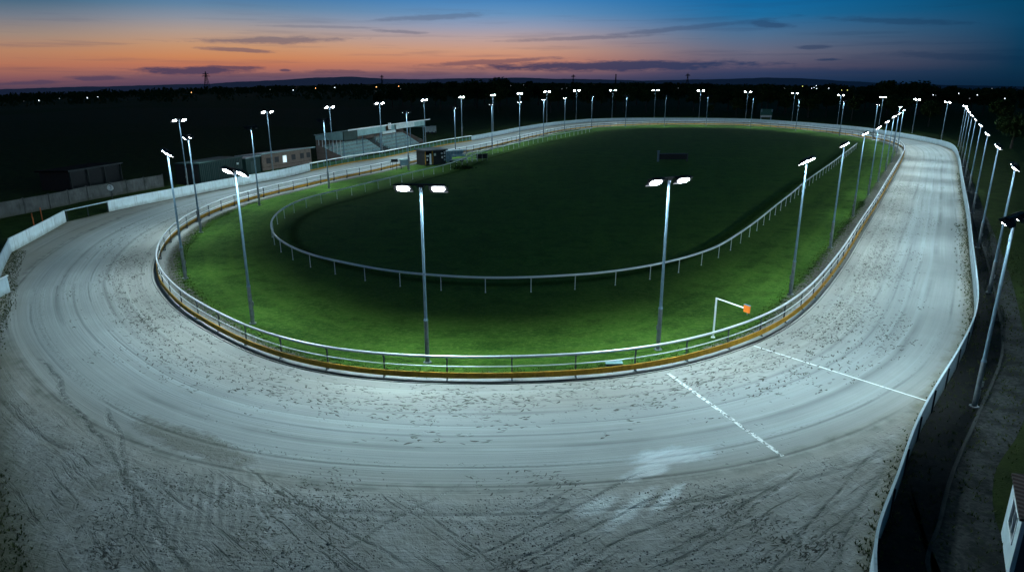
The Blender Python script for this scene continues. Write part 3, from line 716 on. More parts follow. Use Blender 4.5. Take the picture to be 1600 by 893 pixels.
GI, GO = "floodlight masts inside the track", "floodlight masts outside the track"
ordn = ["first", "second", "third", "fourth", "fifth", "sixth", "seventh", "eighth", "ninth", "tenth", "eleventh", "twelfth", "thirteenth", "fourteenth", "fifteenth"]
inner_near = [((290, 435, 235), "mast at the leftmost turn of the inner rail, twin lamps seen edge-on"),
              ((395, 505, 264), "mast standing on the lawn at lower left with two tilted lamps over the track"),
              ((668, 566, 288), "mast behind the near rail left of centre with two bright square lamps"),
              ((1028, 546, 277), "mast behind the near rail just left of the white marker arm, both lamps lit"),
              ((1235, 460, 247), "mast above and right of the orange marker box, lamps edge-on")]
for (a, l), pw in zip(inner_near, (620, 760, 1080, 1080, 760)): mast(*a, l, GI, True, pw)
for k, a in enumerate([(1297, 387, 223), (1332.5, 338, 207), (1356.5, 304, 198), (1371.5, 284, 189), (1383.5, 267, 182), (1392.5, 254, 177)]):
    mast(*a, f"{ordn[k]} mast up the inner side of the right straight, beyond the orange marker box mast", GI, True, 430)
mast(1401, 239, 172, "farthest mast on the inner side of the right straight, before the far bend", GI, True)
mast(1396, 229.5, 167, "mast inside the rail where the right straight enters the far bend", GI, True)
for k, a in enumerate([(1363, 219.5, 163.5), (1311.6, 212, 159), (1243, 204.5, 156), (1172.6, 199.5, 153), (1103, 197.5, 151), (1038, 197.5, 150), (977, 198.5, 150.5), (924, 202, 151), (882, 209, 153.5), (849, 215.5, 156), (812, 224.5, 159.5)]):
    mast(*a, f"{ordn[k]} short-looking mast inside the far bend rail, counted from the right", GI, True)
mast(769, 234, 163.5, "inner mast just right of the black hurdles and starting gates", GI, True)
mast(712, 245, 168, "inner mast rising behind the pale blue starting trap trailer", GI, True)
mast(639, 266, 174.5, "inner mast next to the small grey cabinet, in front of the grandstand", GI, True)
mast(514, 294, 187, "inner mast in front of the left end of the grandstand, one lamp showing", GI, True)
mast(405.5, 320.5, 198, "inner mast standing in front of the brick shed on the left straight", GI, True)
mast(314, 363, 212, "inner mast crossing in front of the green container's left end", GI, True)
outer = [(293.7, 290, 187, "outer mast behind the left wall, beside the black end of the green container"),
         (426.6, 267, 174.5, "outer mast in front of the brick shed with its lamps blazing"),
         (521, 249, 167, "outer mast between the brick shed and the grandstand"),
         (597.5, 245, 161, "outer mast in front of the middle of the grandstand"),
         (665, 222.5, 156.5, "outer mast at the right-hand end of the grandstand")]
for x, y, yt, l in outer: mast(x, y, yt, l, GO, False)
for k, a in enumerate([(722, 215, 152), (770.5, 205.5, 149), (812, 198.5, 146.5), (854, 192, 144), (900, 187.5, 142.5), (956, 184.5, 142), (1022, 183.5, 142), (1092, 183.5, 142.5), (1164.7, 185.5, 144.5), (1237, 189.5, 146.5), (1308, 195, 149.5), (1372.6, 201, 152.5)]):
    mast(*a, f"{ordn[k]} bright mast behind the far wall, counted rightwards from the grandstand", GO, False)
mast(1425, 208, 156, "lone mast behind the far wall between the two converging rows of lamps", GO, False)
mast(1470.5, 219, 160, "mast behind the outer wall at the right-hand corner of the far bend", GO, False)
for k, a in enumerate(reversed([(1497, 229, 166), (1499, 238, 170.5), (1501.5, 248, 175), (1504, 261, 180), (1507.5, 277, 186), (1513, 299, 194.5), (1519, 333, 207), (1528, 387, 226)])):
    mast(*a, f"{ordn[k + 2]} mast behind the right-hand wall, counting away from the camera", GO, False, 280)
mast(1545, 457, 257, "second nearest mast behind the right-hand wall, its lamp head brilliantly lit", GO, False)
mast(1522, 635, 337, "nearest mast behind the right-hand wall, dark lamp housings near the picture edge", GO, False)
# masts the foreground light comes from stand off to the sides of the view, out of frame
for (x, y, lbl) in ():
    pass

# ------------------------------------------------------------------ buildings
def quadbox(P4, z0, z1s):
    return MB().hexa([Vector((p.x, p.y, z0)) for p in P4] + [Vector((p.x, p.y, z)) for p, z in zip(P4, z1s)])
# grandstand: frame s along the front, d away from the track
GA, GB = at(540, 251), at(665, 223.8)
ux = (GB - GA).normalized(); uy = Vector((-ux.y, ux.x, 0))
if uy.x > 0: uy = -uy
GLn = (GB - GA).length; GH = 6.0; GD = 6.6
def gp(s, d, z): q = GA + ux * s + uy * d; return Vector((q.x, q.y, z))
def gbox(mb, s0, s1, d0, d1, z0, z1, z2=None):
    z2 = z1 if z2 is None else z2    # top height at d0 and d1
    return mb.hexa([gp(s0, d0, z0), gp(s1, d0, z0), gp(s1, d1, z0), gp(s0, d1, z0), gp(s0, d0, z1), gp(s1, d0, z1), gp(s1, d1, z2), gp(s0, d1, z2)])
gs = thing("grandstand", "open-fronted grandstand with stepped terracing and pale sloping roof on the left straight", "grandstand", GA)
m = MB(); m.hexa([gp(-.4, -1.2, GH), gp(GLn + .6, -1.2, GH), gp(GLn + .6, GD, GH - 1.1), gp(-.4, GD, GH - 1.1), gp(-.4, -1.2, GH + .15), gp(GLn + .6, -1.2, GH + .15), gp(GLn + .6, GD, GH - .95), gp(-.4, GD, GH - .95)]); m.build("roof", CORR, gs)
m = MB(); gbox(m, -.35, GLn + .5, -1.26, -1.2, GH - .05, GH + .2); m.build("roof_edge", RAILW, gs)
m = MB(); gbox(m, 6.0, GLn * .46, 0.1, 0.2, GH - 1.55, GH - .15); gbox(m, GLn * .52, GLn, 0.1, 0.2, GH - 1.35, GH - .15); m.build("fascia", TEALS, gs)
m = MB(); gbox(m, 0.0, 5.8, 0.06, 0.24, GH - 2.1, GH - .12); m.build("dark_panel", GREENP, gs)
m = MB(); gbox(m, GLn * .49, GLn * .50, -.05, 0.05, GH - 1.1, GH + .3); gbox(m, GLn * .51, GLn * .52, -.05, 0.05, GH - 1.1, GH + .3); m.build("downpipe", WHITEP, gs)
BOARD = simple("pale_board", (0.55, 0.62, 0.62), 0.6)
for (a, b, z0, z1) in ((.40, .56, GH - 1.9, GH - 1.35), (.57, .82, GH - 1.25, GH - .25)):
    m = MB(); gbox(m, GLn * a, GLn * b, -.35, -.22, z0, z1); m.build("name_board", BOARD, gs)
for k in range(6):
    s = GLn * k / 5.0 * .985 + .2; m = MB(); m.cyl(gp(s, .35, 0), gp(s, .35, GH - .1), .10, n=8); m.build("column", STEEL, gs)
for k in range(5):
    s = 4 + (GLn - 6) * k / 4.0; m = MB(); m.cyl(gp(s, 4.2, 1.5), gp(s, 4.2, GH - .7), .07, n=8); m.build("column", STEEL, gs)
for k in range(9):
    for (a, b) in ((.03, .48), (.56, .97)):
        m = MB(); d = 1.3 + k * .52; gbox(m, GLn * a, GLn * b, d, d + .53, 0, .25 + k * .30); gbox(m, GLn * a + .3, GLn * b - .3, d + .1, d + .3, .25 + k * .30, .25 + k * .30 + .22)
        m.build("terrace_step", TEALS if k % 2 else simple("terrace_concrete", (.26, .33, .33), .9, 0, .4), gs)
m = MB()
for k in range(12): gbox(m, GLn * .49, GLn * .55, 1.2 + k * .40, 1.6 + k * .40, 0, .2 + k * .22)
m.build("stairway", simple("stair_dark", (.06, .07, .07), .9), gs)
m = MB(); gbox(m, -.1, GLn + .1, GD - .35, GD - .15, 0, GH - 1.15); m.build("rear_wall", BRICK, gs)
m = MB()
m.add([gp(-.15, .6, 0), gp(-.15, GD - .4, 0), gp(-.15, GD - .4, 3.1), gp(-.15, .6, .8), gp(.05, .6, 0), gp(.05, GD - .4, 0), gp(.05, GD - .4, 3.1), gp(.05, .6, .8)], [(0, 1, 2, 3), (7, 6, 5, 4), (0, 3, 7, 4), (3, 2, 6, 7), (1, 5, 6, 2), (0, 4, 5, 1)])
m.build("end_wall", BRICK, gs)
m = MB(); m.add([gp(GLn - .05, .6, 0), gp(GLn - .05, GD - .4, 0), gp(GLn - .05, GD - .4, 3.1), gp(GLn - .05, .6, .8), gp(GLn + .15, .6, 0), gp(GLn + .15, GD - .4, 0), gp(GLn + .15, GD - .4, 3.1), gp(GLn + .15, .6, .8)], [(0, 1, 2, 3), (7, 6, 5, 4), (0, 3, 7, 4), (3, 2, 6, 7), (1, 5, 6, 2), (0, 4, 5, 1)])
m.build("end_wall", BRICK, gs)
for s0 in (-.2, GLn + .1):
    m = MB(); m.hexa([gp(s0, .2, GH - 1.9), gp(s0 + .1, .2, GH - 1.9), gp(s0 + .1, GD - .2, GH - 2.0), gp(s0, GD - .2, GH - 2.0), gp(s0, .2, GH - .1), gp(s0 + .1, .2, GH - .1), gp(s0 + .1, GD - .2, GH - 1.15), gp(s0, GD - .2, GH - 1.15)])
    m.build("gable_sheet", TEALS, gs)
for k in range(7):
    d = .8 + k * .82; m = MB(); z0 = .8 + 2.3 * (d - .6) / (GD - 1.0)
    m.hexa([gp(-.12, d, z0), gp(-.04, d, z0), gp(-.04, d + .12, z0 + .03), gp(-.12, d + .12, z0 + .03), gp(-.12, d, GH - 1.95), gp(-.04, d, GH - 1.95), gp(-.04, d + .12, GH - 1.95), gp(-.12, d + .12, GH - 1.95)]); m.build("mullion", RAILW, gs)
for k in range(10):
    s = 1.5 + (GLn - 3) * k / 9; m = MB(); m.cyl(gp(s, 1.2, 0), gp(s, 1.2, 1.05), .035, n=6); m.cyl(gp(s, 1.2, 1.05), gp(s + 2.2, 1.2, 1.05), .03, n=6); m.cyl(gp(s, 1.2, .6), gp(s + 2.2, 1.2, .6), .025, n=6); m.build("crush_barrier", STEEL, gs)

def shed(name, label, cat, A, B, depth, h, roofm, wallm, over=.5, lean=.5, sidem=None):
    u = (B - A).normalized(); v = Vector((-u.y, u.x, 0))
    if v.x > 0: v = -v
    L = (B - A).length
    def q(s, d, z): w = A + u * s + v * d; return Vector((w.x, w.y, z))
    t = thing(name, label, cat, A)
    def bx(mb, s0, s1, d0, d1, z0, z1, z2=None):
        z2 = z1 if z2 is None else z2
        return mb.hexa([q(s0, d0, z0), q(s1, d0, z0), q(s1, d1, z0), q(s0, d1, z0), q(s0, d0, z1), q(s1, d0, z1), q(s1, d1, z2), q(s0, d1, z2)])
    m = MB(); bx(m, 0.0, L, 0, .2, 0, h - .02); m.build("front_wall", wallm, t)
    m = MB(); bx(m, 0, .2, .202, depth, 0, h - .02, h - lean - .02); m.build("side_wall", sidem or wallm, t)
    m = MB(); bx(m, L - .2, L, .202, depth, 0, h - .02, h - lean - .02); m.build("side_wall", wallm, t)
    m = MB(); bx(m, .202, L - .202, depth - .2, depth, 0, h - lean - .04); m.build("rear_wall", wallm, t)
    k = lean / depth
    m = MB(); m.hexa([q(-over, -over, h + k * over), q(L + over, -over, h + k * over), q(L + over, depth + over, h - lean - k * over), q(-over, depth + over, h - lean - k * over)] + [p + Vector((0, 0, .18)) for p in (q(-over, -over, h + k * over), q(L + over, -over, h + k * over), q(L + over, depth + over, h - lean - k * over), q(-over, depth + over, h - lean - k * over))])
    m.build("roof", roofm, t)
    return t, bx, q, L
A, B = at(411, 267), at(487, 254.5)
t, bx, q, L = shed("brick_shed", "long single-storey brick shed with pale sloping roof and one lit window", "shed", A, B, 5.0, 2.9, CORR, BRICK, .7, .5, GREENP)
m = MB(); bx(m, L * .40, L * .40 + .95, -.04, .01, .95, 2.1); fr = m.build("window", WARML, t)
fr.data.materials[0] = emis("lit_shed_window", (.75, .9, .95), .9)
m = MB()
for a in (.40 * L - .08, .40 * L + .95): bx(m, a, a + .08, -.07, -.042, .9, 2.15)
bx(m, .40 * L - .08, .40 * L + 1.03, -.07, -.042, 2.15, 2.24); m.build("frame", WHITEP, fr, rel=False) if False else m.build("window_frame", WHITEP, t)
for s in (.08, .24, .58, .76, .90):
    m = MB(); bx(m, L * s, L * s + 1.1, -.03, .01, 1.15, 2.15); m.build("window", simple("shuttered_window", (.05, .05, .055), .7), t)
m = MB(); bx(m, 0, L, -.08, -.002, .55, .62); m.build("string_course", simple("brown_trim", (.10, .07, .05), .8), t)
t, bx, q, L = shed("side_hut", "teal painted hut attached at the left end of the brick shed", "hut", at(386, 273), at(408, 268.2), 4.0, 2.7, ROOFM, GREENP, .2, .3)
m = MB(); bx(m, L * .3, L * .3 + 1.0, -.03, .01, .05, 2.1); m.build("door", simple("hut_door", (.03, .06, .06), .6), t)
t, bx, q, L = shed("storage_container", "large dark green storage container behind the left wall with flat roof edge", "container", at(315, 289.5), at(381, 276), 4.5, 3.2, GREENP, CORRG, .12, .1, BLACKM)
m = MB()
for s in range(1, 8): bx(m, L * s / 8, L * s / 8 + .06, -.03, -.002, .1, 3.0)
m.build("rib", GREENP, t)
m = MB(); bx(m, L * .85, L * .85 + .5, -.10, -.02, 2.2, 2.5); m.build("bulkhead_lamp", simple("lamp_cover", (.5, .55, .55), .5), t)
t, bx, q, L = shed("equipment_shed", "unlit low shed with thin flat roof in the darkness above the concrete fence", "shed", at(112, 299), at(190, 284), 5.0, 2.9, PITCHB, BLACKM, .4, .2)
m = MB()
for s in (0.0, .33, .66, 1.0): m = MB(); bx(m, L * s - .08, L * s + .08, -.3, -.14, 0, 3.0); m.build("timber_post", simple("grey_timber", (.04, .045, .045), .9), t)
m = MB(); bx(m, -.4, L + .4, -.42, -.36, 2.85, 3.08); m.build("roof_edge", simple("grey_timber_edge", (.05, .06, .065), .9), t)
# concrete panel fence
cf = thing("concrete_fence", "stained grey concrete panel fence with posts at the far left", "fence", at(79, 326))
FP = px([(-70, 360), (0, 341.5), (40, 333.5), (79, 326), (109, 319.5), (138, 313), (175, 306.6), (199, 302), (227, 297), (256, 292)])
for a, b in zip(FP, FP[1:]):
    d = (b - a); rz = math.atan2(d.y, d.x); L = d.length; m = MB()
    for k in range(4):
        m.box((a + b) / 2 + Vector((0, 0, .24 + k * .46)), (L - .22, .07 + .008 * (k % 2), .452), rz=rz)
    m.build("panel", CONC, cf)
for p in FP:
    m = MB(); m.box(p + Vector((0, 0, .98)), (.16, .2, 1.98), rz=0.5); m.build("post", CONC, cf)
# hut at the lower right corner
HZ = 2.25; C1 = at(1564, 832); C2 = at(1597, 812, HZ); C2 = Vector((C2.x, C2.y, 0))
u = (C2 - C1).normalized(); v = Vector((-u.y, u.x, 0)); v = v if v.x > 0 else -v
C2 = C1 + u * ((C2 - C1).length); L = (C2 - C1).length
def q(s, d, z): w = C1 + u * s + v * d; return Vector((w.x, w.y, z))
ht = thing("track_office", "corner of a pale rendered hut with a window and brown ridged roof, lower right edge", "hut", C1)
def hb(mb, s0, s1, d0, d1, z0, z1): return mb.hexa([q(s0, d0, z0), q(s1, d0, z0), q(s1, d1, z0), q(s0, d1, z0), q(s0, d0, z1), q(s1, d0, z1), q(s1, d1, z1), q(s0, d1, z1)])
PALE = simple("pale_render", (.50, .60, .64), .7, 0, .15)
w0, w1 = L * .30, L * .78
m = MB(); hb(m, 0, w0, 0, .12, 0, HZ); hb(m, w1, L, 0, .12, 0, HZ); hb(m, w0, w1, 0, .12, 0, 1.0); hb(m, w0, w1, 0, .12, 1.95, HZ); m.build("front_wall", PALE, ht)
m = MB(); hb(m, w0, w1, .05, .08, 1.0, 1.95); wn = m.build("window", GLASS, ht)
m = MB(); hb(m, w0 - .05, w1 + .05, -.03, .04, .94, 1.0); hb(m, w0 - .04, w0 + .03, -.02, .04, 1.003, 1.95); hb(m, w1 - .03, w1 + .04, -.02, .04, 1.003, 1.95); hb(m, (w0 + w1) / 2 - .03, (w0 + w1) / 2 + .03, -.015, .045, 1.003, 1.94); hb(m, w0 - .05, w1 + .05, -.03, .04, 1.953, 2.0)
o = m.build("frame", WHITEP, ht); o.parent = wn
m = MB(); hb(m, L - .12, L, .122, 5.0, 0, HZ); m.build("side_wall", simple("dark_cladding", (.03, .045, .06), .8), ht)
m = MB(); hb(m, 0, .12, .122, 5.0, 0, HZ); m.build("side_wall", PALE, ht)
m = MB(); m.hexa([q(-.15, -.08, HZ + .01), q(L + .12, -.08, HZ + .01), q(L + .12, 5.1, HZ + 1.0), q(-.15, 5.1, HZ + 1.0), q(-.15, -.08, HZ + .1), q(L + .12, -.08, HZ + .1), q(L + .12, 5.1, HZ + 1.1), q(-.15, 5.1, HZ + 1.1)]); m.build("roof", CORRB, ht)

# ------------------------------------------------------------------ trackside furniture
# marker arm with orange box
b = at(1114, 527); hh = hgt(1114, 527, 465); e = at(1163, 480, hh); arm = thing("marker_arm", "white gantry arm reaching over the near rail with an orange box at its tip", "marker", b)
m = MB(); m.cyl(b, b + Vector((0, 0, hh)), .06, .06, 12); m.cyl(b, b + Vector((0, 0, .06)), .13, n=12); m.build("upright", WHITEP, arm)
top = b + Vector((0, 0, hh)); ee = Vector((e.x, e.y, hh)); m = MB(); m.cyl(top + Vector((0, 0, -.03)), ee + Vector((0, 0, -.03)), .045, n=10); m.build("arm", WHITEP, arm)
dd = (ee - top).normalized(); m = MB(); m.box(ee + dd * .2 + Vector((0, 0, -.03)), (.42, .10, .44), rz=math.atan2(dd.y, dd.x)); o = m.build("marker_panel", ORANGE, arm)
m = MB(); m.box(ee + dd * .2 + Vector((0, 0, .205)), (.45, .13, .03), rz=math.atan2(dd.y, dd.x)); m.cyl(ee + dd * .25 + Vector((0, 0, -.25)), ee + dd * .25 + Vector((0, 0, -.40)), .03, n=6); m.build("bracket", STEEL, arm)
# small electrical box by the rail
cb = at(960, 577); m = MB()
t = thing("cable_box", "small teal cable box on the ground just behind the near rail", "box", cb)
m.box(cb + Vector((0, .25, .17)), (.9, .4, .3)); m.build("body", GREENP, t); m = MB(); m.box(cb + Vector((0, .25, .34)), (.96, .46, .04)); m.build("lid", TEALS, t)
# starting gear
kA, kB = at(665, 259), at(697, 256)
u = (kB - kA).normalized(); v = Vector((-u.y, u.x, 0))
def kb_(mb, s0, s1, d0, d1, z0, z1, z2=None):
    z2 = z1 if z2 is None else z2
    def q(s, d, z): w = kA + u * s + v * d; return Vector((w.x, w.y, z))
    return mb.hexa([q(s0, d0, z0), q(s1, d0, z0), q(s1, d1, z0), q(s0, d1, z0), q(s0, d0, z1), q(s1, d0, z1), q(s1, d1, z2), q(s0, d1, z2)])
L = (kB - kA).length; H_ = 2.7
kt = thing("starter_booth", "black box-shaped starter's booth with white notices and an open white door", "booth", kA)
m = MB(); kb_(m, L * .38, L, 0, .1, .15, H_); kb_(m, L - .1, L, .102, 3.0, .15, H_); kb_(m, 0, .1, .102, 3.0, .15, H_); kb_(m, .102, L - .102, 2.9, 3.0, .15, H_); m.build("wall", BLACKM, kt)
m = MB(); kb_(m, -.3, L + .3, -.4, 3.3, H_ + .002, H_ + .2, H_ + .35); m.build("roof", DARKST, kt)
m = MB(); kb_(m, -.1, L + .1, -.1, 3.1, -.02, .148); m.build("plinth", BLACKM, kt)
m = MB(); kb_(m, L * .18, L * .26, -.2, -.12, .15, 2.2); m.build("door", WHITEP, kt)
m = MB(); kb_(m, L * .33, L * .375, -.02, .1, .15, H_); kb_(m, .02, .1, -.02, .1, .15, H_); m.build("door_post", OCHRE, kt)
for (a, z, w, h) in ((.42, 1.75, .45, .45), (.76, 1.95, .4, .3), (.90, 1.9, .35, .5), (.90, 1.35, .35, .3), (.78, 1.15, .35, .4), (.90, .65, .35, .4), (.05, 1.6, .6, .35), (.06, .9, .3, .4)):
    m = MB(); kb_(m, L * a, L * a + w, -.012, -.002, z, z + h); m.build("notice", simple("white_notice", (.8, .82, .8), .6), kt)
TA, TB = at(700, 254.5), at(728, 253)
u = (TB - TA).normalized(); v = Vector((-u.y, u.x, 0)); kA = TA; L = (TB - TA).length
tt = thing("starting_traps", "pale blue and white starting trap trailer parked right of the black booth", "trailer", TA)
BLUEP = simple("pale_blue_paint", (.34, .58, .70), .5, 0, .2); 
m = MB(); kb_(m, 0, L, 0, 1.6, 1.15, 1.5); kb_(m, 0, L, 1.3, 1.6, 1.502, 2.1); m.build("body", BLUEP, tt)
m = MB(); kb_(m, -.1, L + .1, -.2, 1.8, 2.3, 2.38); m.build("canopy", simple("light_blue_canopy", (.5, .68, .76), .5), tt)
m = MB(); kb_(m, -.1, L + .1, -.05, .02, .45, .75); m.build("skirt", WHITEP, tt)
for k in range(7):
    m = MB(); s = L * k / 6; kb_(m, s - .03, s + .03, -.06, .0, 1.152, 2.3); m.build("trap_divider", WHITEP, tt)
for s in (.2, .8):
    m = MB(); c = TA + u * L * s + v * .3; m.cyl(c + Vector((0, 0, .38)) - v * .1, c + Vector((0, 0, .38)) + v * .1, .38, n=16); m.build("wheel", BLACKM, tt)
g_ = thing("folded_banner", "pale rounded tarpaulin hung beside the booth on the trap trailer", "tarpaulin", at(697, 254.5) + u * .2 - v * .5)
c = g_.location; mm = MB(); N1 = 16
prof_ = [(0, 2.1, .25), (0, 1.8, .8), (0, 1.4, 1.0), (0, 1.0, .95), (0, .6, .6), (0, .25, .2)]
for (a, z, w) in prof_:
    for i in range(9):
        mm.v.append(c + u * (w * (i / 4 - 1)) + Vector((0, 0, z)) + v * (.12 * math.sin(i * 2.1 + z * 3)))
mm.f = [(r * 9 + i, r * 9 + i + 1, r * 9 + 10 + i, r * 9 + 9 + i) for r in range(5) for i in range(8)]
mm.build("sheet", simple("pale_tarp", (.45, .62, .72), .5), g_, smooth=True)
mm = MB(); mm.cyl(c, c + Vector((0, 0, 2.2)), .04, n=6); mm.build("pole", STEEL, g_)
# white gate frames
for j, (x, y, l) in enumerate(((734, 253, "left one of two white tubular gates beside the trap trailer"), (742, 252, "right one of two white tubular gates, next to the black hurdles"))):
    c = at(x, y); t = thing("tube_gate", l, "gate", c, 0, "white tubular gates")
    m = MB()
    for s in (-.55, .55): m.cyl((s, 0, 0), (s, 0, 2.0 + .3 * (s > 0)), .045, n=6)
    m.cyl((-.55, 0, 2.0), (.55, 0, 2.3), .045, n=6); m.build("frame", WHITEP, t, rel=False)
    for z in (.4, .9, 1.4):
        m = MB(); m.cyl((-.55, 0, z), (.55, 0, z + .1), .03, n=6); m.build("bar", WHITEP, t, rel=False)
    t.rotation_euler = (0, 0, .5)
for j, (x, y, l) in enumerate(((749, 251, "left black slatted hurdle right of the white gates"), (757, 250.5, "right black slatted hurdle at the end of the starting gear"))):
    c = at(x, y); t = thing("hurdle", l, "hurdle", c, .4, "black hurdles")
    m = MB(); m.box((0, 0, .85), (1.15, .5, .9)); m.build("body", BLACKM, t, rel=False)
    for s in (-.5, .5):
        m = MB(); m.box((s, -.27, .6), (.07, .03, 1.2)); m.build("leg", simple("grey_leg", (.3, .32, .3), .7), t, rel=False)
    m = MB(); m.box((0, 0, 1.34), (1.25, .6, .06)); m.build("top", DARKST, t, rel=False)
# notice sign and cabinet on the verge
c = at(617, 266); t = thing("notice_sign", "small black sign on two thin legs beside the rail", "sign", c, .3)
m = MB(); m.box((0, 0, 1.75), (1.2, .06, .5)); m.build("board", BLACKM, t, rel=False)
for s in (-.35, .35):
    m = MB(); m.cyl((s, .05, 0), (s, .05, 1.6), .035, n=6); m.build("leg", DARKST, t, rel=False)
c = at(632, 264); t = thing("control_cabinet", "small grey control cabinet on legs beside an inner mast", "cabinet", c, .3)
m = MB(); m.box((0, 0, 1.2), (1.4, .6, 1.0)); m.build("body", STEEL, t, rel=False)
m = MB(); m.box((0, 0, 1.72), (1.5, .7, .05)); m.build("lid", TEALS, t, rel=False)
for s in (-.6, .6):
    m = MB(); m.box((s, 0, .35), (.07, .4, .7)); m.build("leg", DARKST, t, rel=False)
c = at(1050, 252); t = thing("roller_frame", "dark unlit frame with one pale upright lying on the black infield", "frame", c, .05)
m = MB(); m.box((0, 0, 1.0), (5.6, 1.2, 1.1)); m.build("body", BLACKM, t, rel=False)
m = MB(); m.box((-2.95, -.3, 1.0), (.35, .3, 2.0)); m.box((-2.95, -.3, 2.1), (.6, .35, .1)); m.build("upright", STEEL, t, rel=False)
m = MB(); m.box((2.95, -.3, .8), (.3, .3, 1.6)); m.build("end_post", DARKST, t, rel=False)
# scoreboard on stilts
c = at(1196, 190); c = c + c.normalized() * 1.5; sb = thing("scoreboard", "small dark scoreboard on two legs behind the far wall", "scoreboard", c)
k = c.length / FPX
m = MB(); m.box(c + Vector((0, 0, 13.2 * k * .98)), (16.5 * k, .5, 8.5 * k)); m.build("face", simple("board_green", (.03, .09, .08), .7), sb)
m = MB(); m.box(c + Vector((0, -.1, 7.1 * k)), (15 * k, .9, 2.6 * k)); m.build("ledge", simple("pale_ledge", (.42, .42, .44), .7), sb)
for s in (-7.2, 7.2):
    m = MB(); m.box(c + Vector((s * k, 0, 3 * k)), (1.1 * k, .3, 6 * k)); m.build("leg", STEEL, sb)
for s in (-7.4, 7.6):
    m = MB(); m.box(c + Vector((s * k, -.32, 15 * k)), (1.6 * k, .1, 3.6 * k)); m.build("hinge_panel", STEEL, sb)
# two orange posts at left
for (x, y, yt, l) in ((54, 356, 333, "left thin orange post standing behind the corner wall"), (67, 347, 324, "right thin orange post standing behind the corner wall")):
    c = at(x, y); h = hgt(x, y, yt); t = thing("orange_post", l, "post", c, 0, "orange posts")
    m = MB(); m.cyl((0, 0, 0), (0, 0, h), .05, n=8); m.build("shaft", simple("orange_paint", (.55, .13, .04), .6), t, rel=False)
    m = MB(); m.cyl((0, 0, 0), (0, 0, .08), .18, n=10); m.build("foot", BLACKM, t, rel=False)
# round sign
c = at(177.5, 316); t = thing("round_sign", "round white sign with a dark mark on a short post above the left wall end", "sign", c + Vector((-.3, .3, 0)))
c = t.location.copy(); m = MB(); m.cyl((0, -.02, 1.9), (0, .02, 1.9), .40, n=24); m.build("disc", WHITEP, t, rel=False)
m = MB(); m.box((.12, -.03, 2.0), (.07, .012, .3)); m.box((0, -.03, 2.15), (.3, .012, .06)); m.box((.02, -.03, 1.72), (.25, .012, .05)); m.build("mark", BLACKM, t, rel=False)
m = MB(); m.cyl((0, .05, 0), (0, .05, 1.7), .04, n=6); m.build("post", DARKST, t, rel=False)
# bar counter of equipment by the left wall
c = at(5, 462); 
wg = thing("wall_gate", "bright white gate leaf leaning at the left picture edge below the corner wall", "gate", c)
m = MB(); m.box(c + Vector((.0, 0, .65)), (.08, 1.9, 1.25), rz=.15); m.build("leaf", WHITE, wg)
m = MB(); m.box(c + Vector((.05, 0, 1.33)), (.14, 2.0, .08), rz=.15); m.build("cap", RAILW, wg)
# two small white boxes right of the grandstand
for (x, y, l) in ((672, 209, "left small pale trailer in the dusk right of the grandstand"), (677, 208, "right small pale trailer in the dusk right of the grandstand")):
    c = at(x, y); t = thing("small_trailer", l, "trailer", c, .2, "pale trailers by the grandstand")
    m = MB(); m.box((0, 0, 1.3), (3.0 if x < 675 else 1.8, 1.6, 1.6)); m.box((0, 0, 2.14), (3.1 if x < 675 else 1.9, 1.7, .08)); m.build("body", simple("faded_panel", (.25, .30, .31), .7), t, rel=False)
    for s in (-.6, .6):
        m = MB(); m.cyl((s, -.86, .35), (s, -.7, .35), .35, n=12); m.build("wheel", BLACKM, t, rel=False)

# ------------------------------------------------------------------ vegetation
def foliage_mat(name, lo, hi):
    g = G(name); p = g.pos(); n = g.noise(p, 0.8, 4, .7); oi = g.n('ObjectInfo').outputs['Random']
    c = g.mix(g.R(n, .35, .65), lo, hi); c = g.mix(g.M('MULTIPLY', oi, .3), c, (.05, .045, .02)); return g.bsdf(c, .8, 0, spec=.1)
LEAF = foliage_mat("dark_foliage", (.012, .028, .008), (.045, .075, .02)); BARK = simple("bark", (.06, .05, .04), .9, 0, .4)
def crown_mesh(seed, rx, rz, zc, blobs=16, leaves=110, ls=.55, tall=1.0):
    rnd = random.Random(seed); V = []; F = []
    for b in range(blobs):
        a = rnd.uniform(0, 2 * math.pi); e = rnd.uniform(-.7, 1.0); rr_ = rnd.uniform(.25, .85)
        c = Vector((math.cos(a) * rr_ * rx, math.sin(a) * rr_ * rx, zc + e * rz * .75 * (1 - .35 * rr_))); br = rnd.uniform(.22, .42) * rx
        for _ in range(leaves):
            d = Vector((rnd.gauss(0, 1), rnd.gauss(0, 1), rnd.gauss(0, .8))); d = d.normalized() * br * rnd.uniform(.55, 1.08); p = c + d
            n = (d.normalized() + Vector((rnd.uniform(-1, 1), rnd.uniform(-1, 1), rnd.uniform(-.5, 1)))).normalized(); u = n.orthogonal().normalized() * ls * rnd.uniform(.5, 1.1); w = n.cross(u).normalized() * ls * rnd.uniform(.4, .9)
            o = len(V); V += [tuple(p - u), tuple(p - w * .6), tuple(p + u), tuple(p + w)]; F.append((o, o + 1, o + 2, o + 3))
    me = bpy.data.meshes.new("crown"); me.from_pydata(V, [], F); me.materials.append(LEAF); return me
def trunk_mesh(h, r):
    m = MB(); m.cyl((0, 0, -.5), (.1, 0, h * .5), r, r * .6, 8); m.cyl((.1, 0, h * .5), (.2, .1, h * .85), r * .6, r * .2, 7)
    for a in range(4): m.cyl((.1, 0, h * (.4 + .08 * a)), (math.cos(a * 1.7) * h * .22, math.sin(a * 1.7) * h * .22, h * (.62 + .07 * a)), r * .35, r * .08, 5)
    o = m.build("trunk", BARK); me = o.data; bpy.data.objects.remove(o); return me
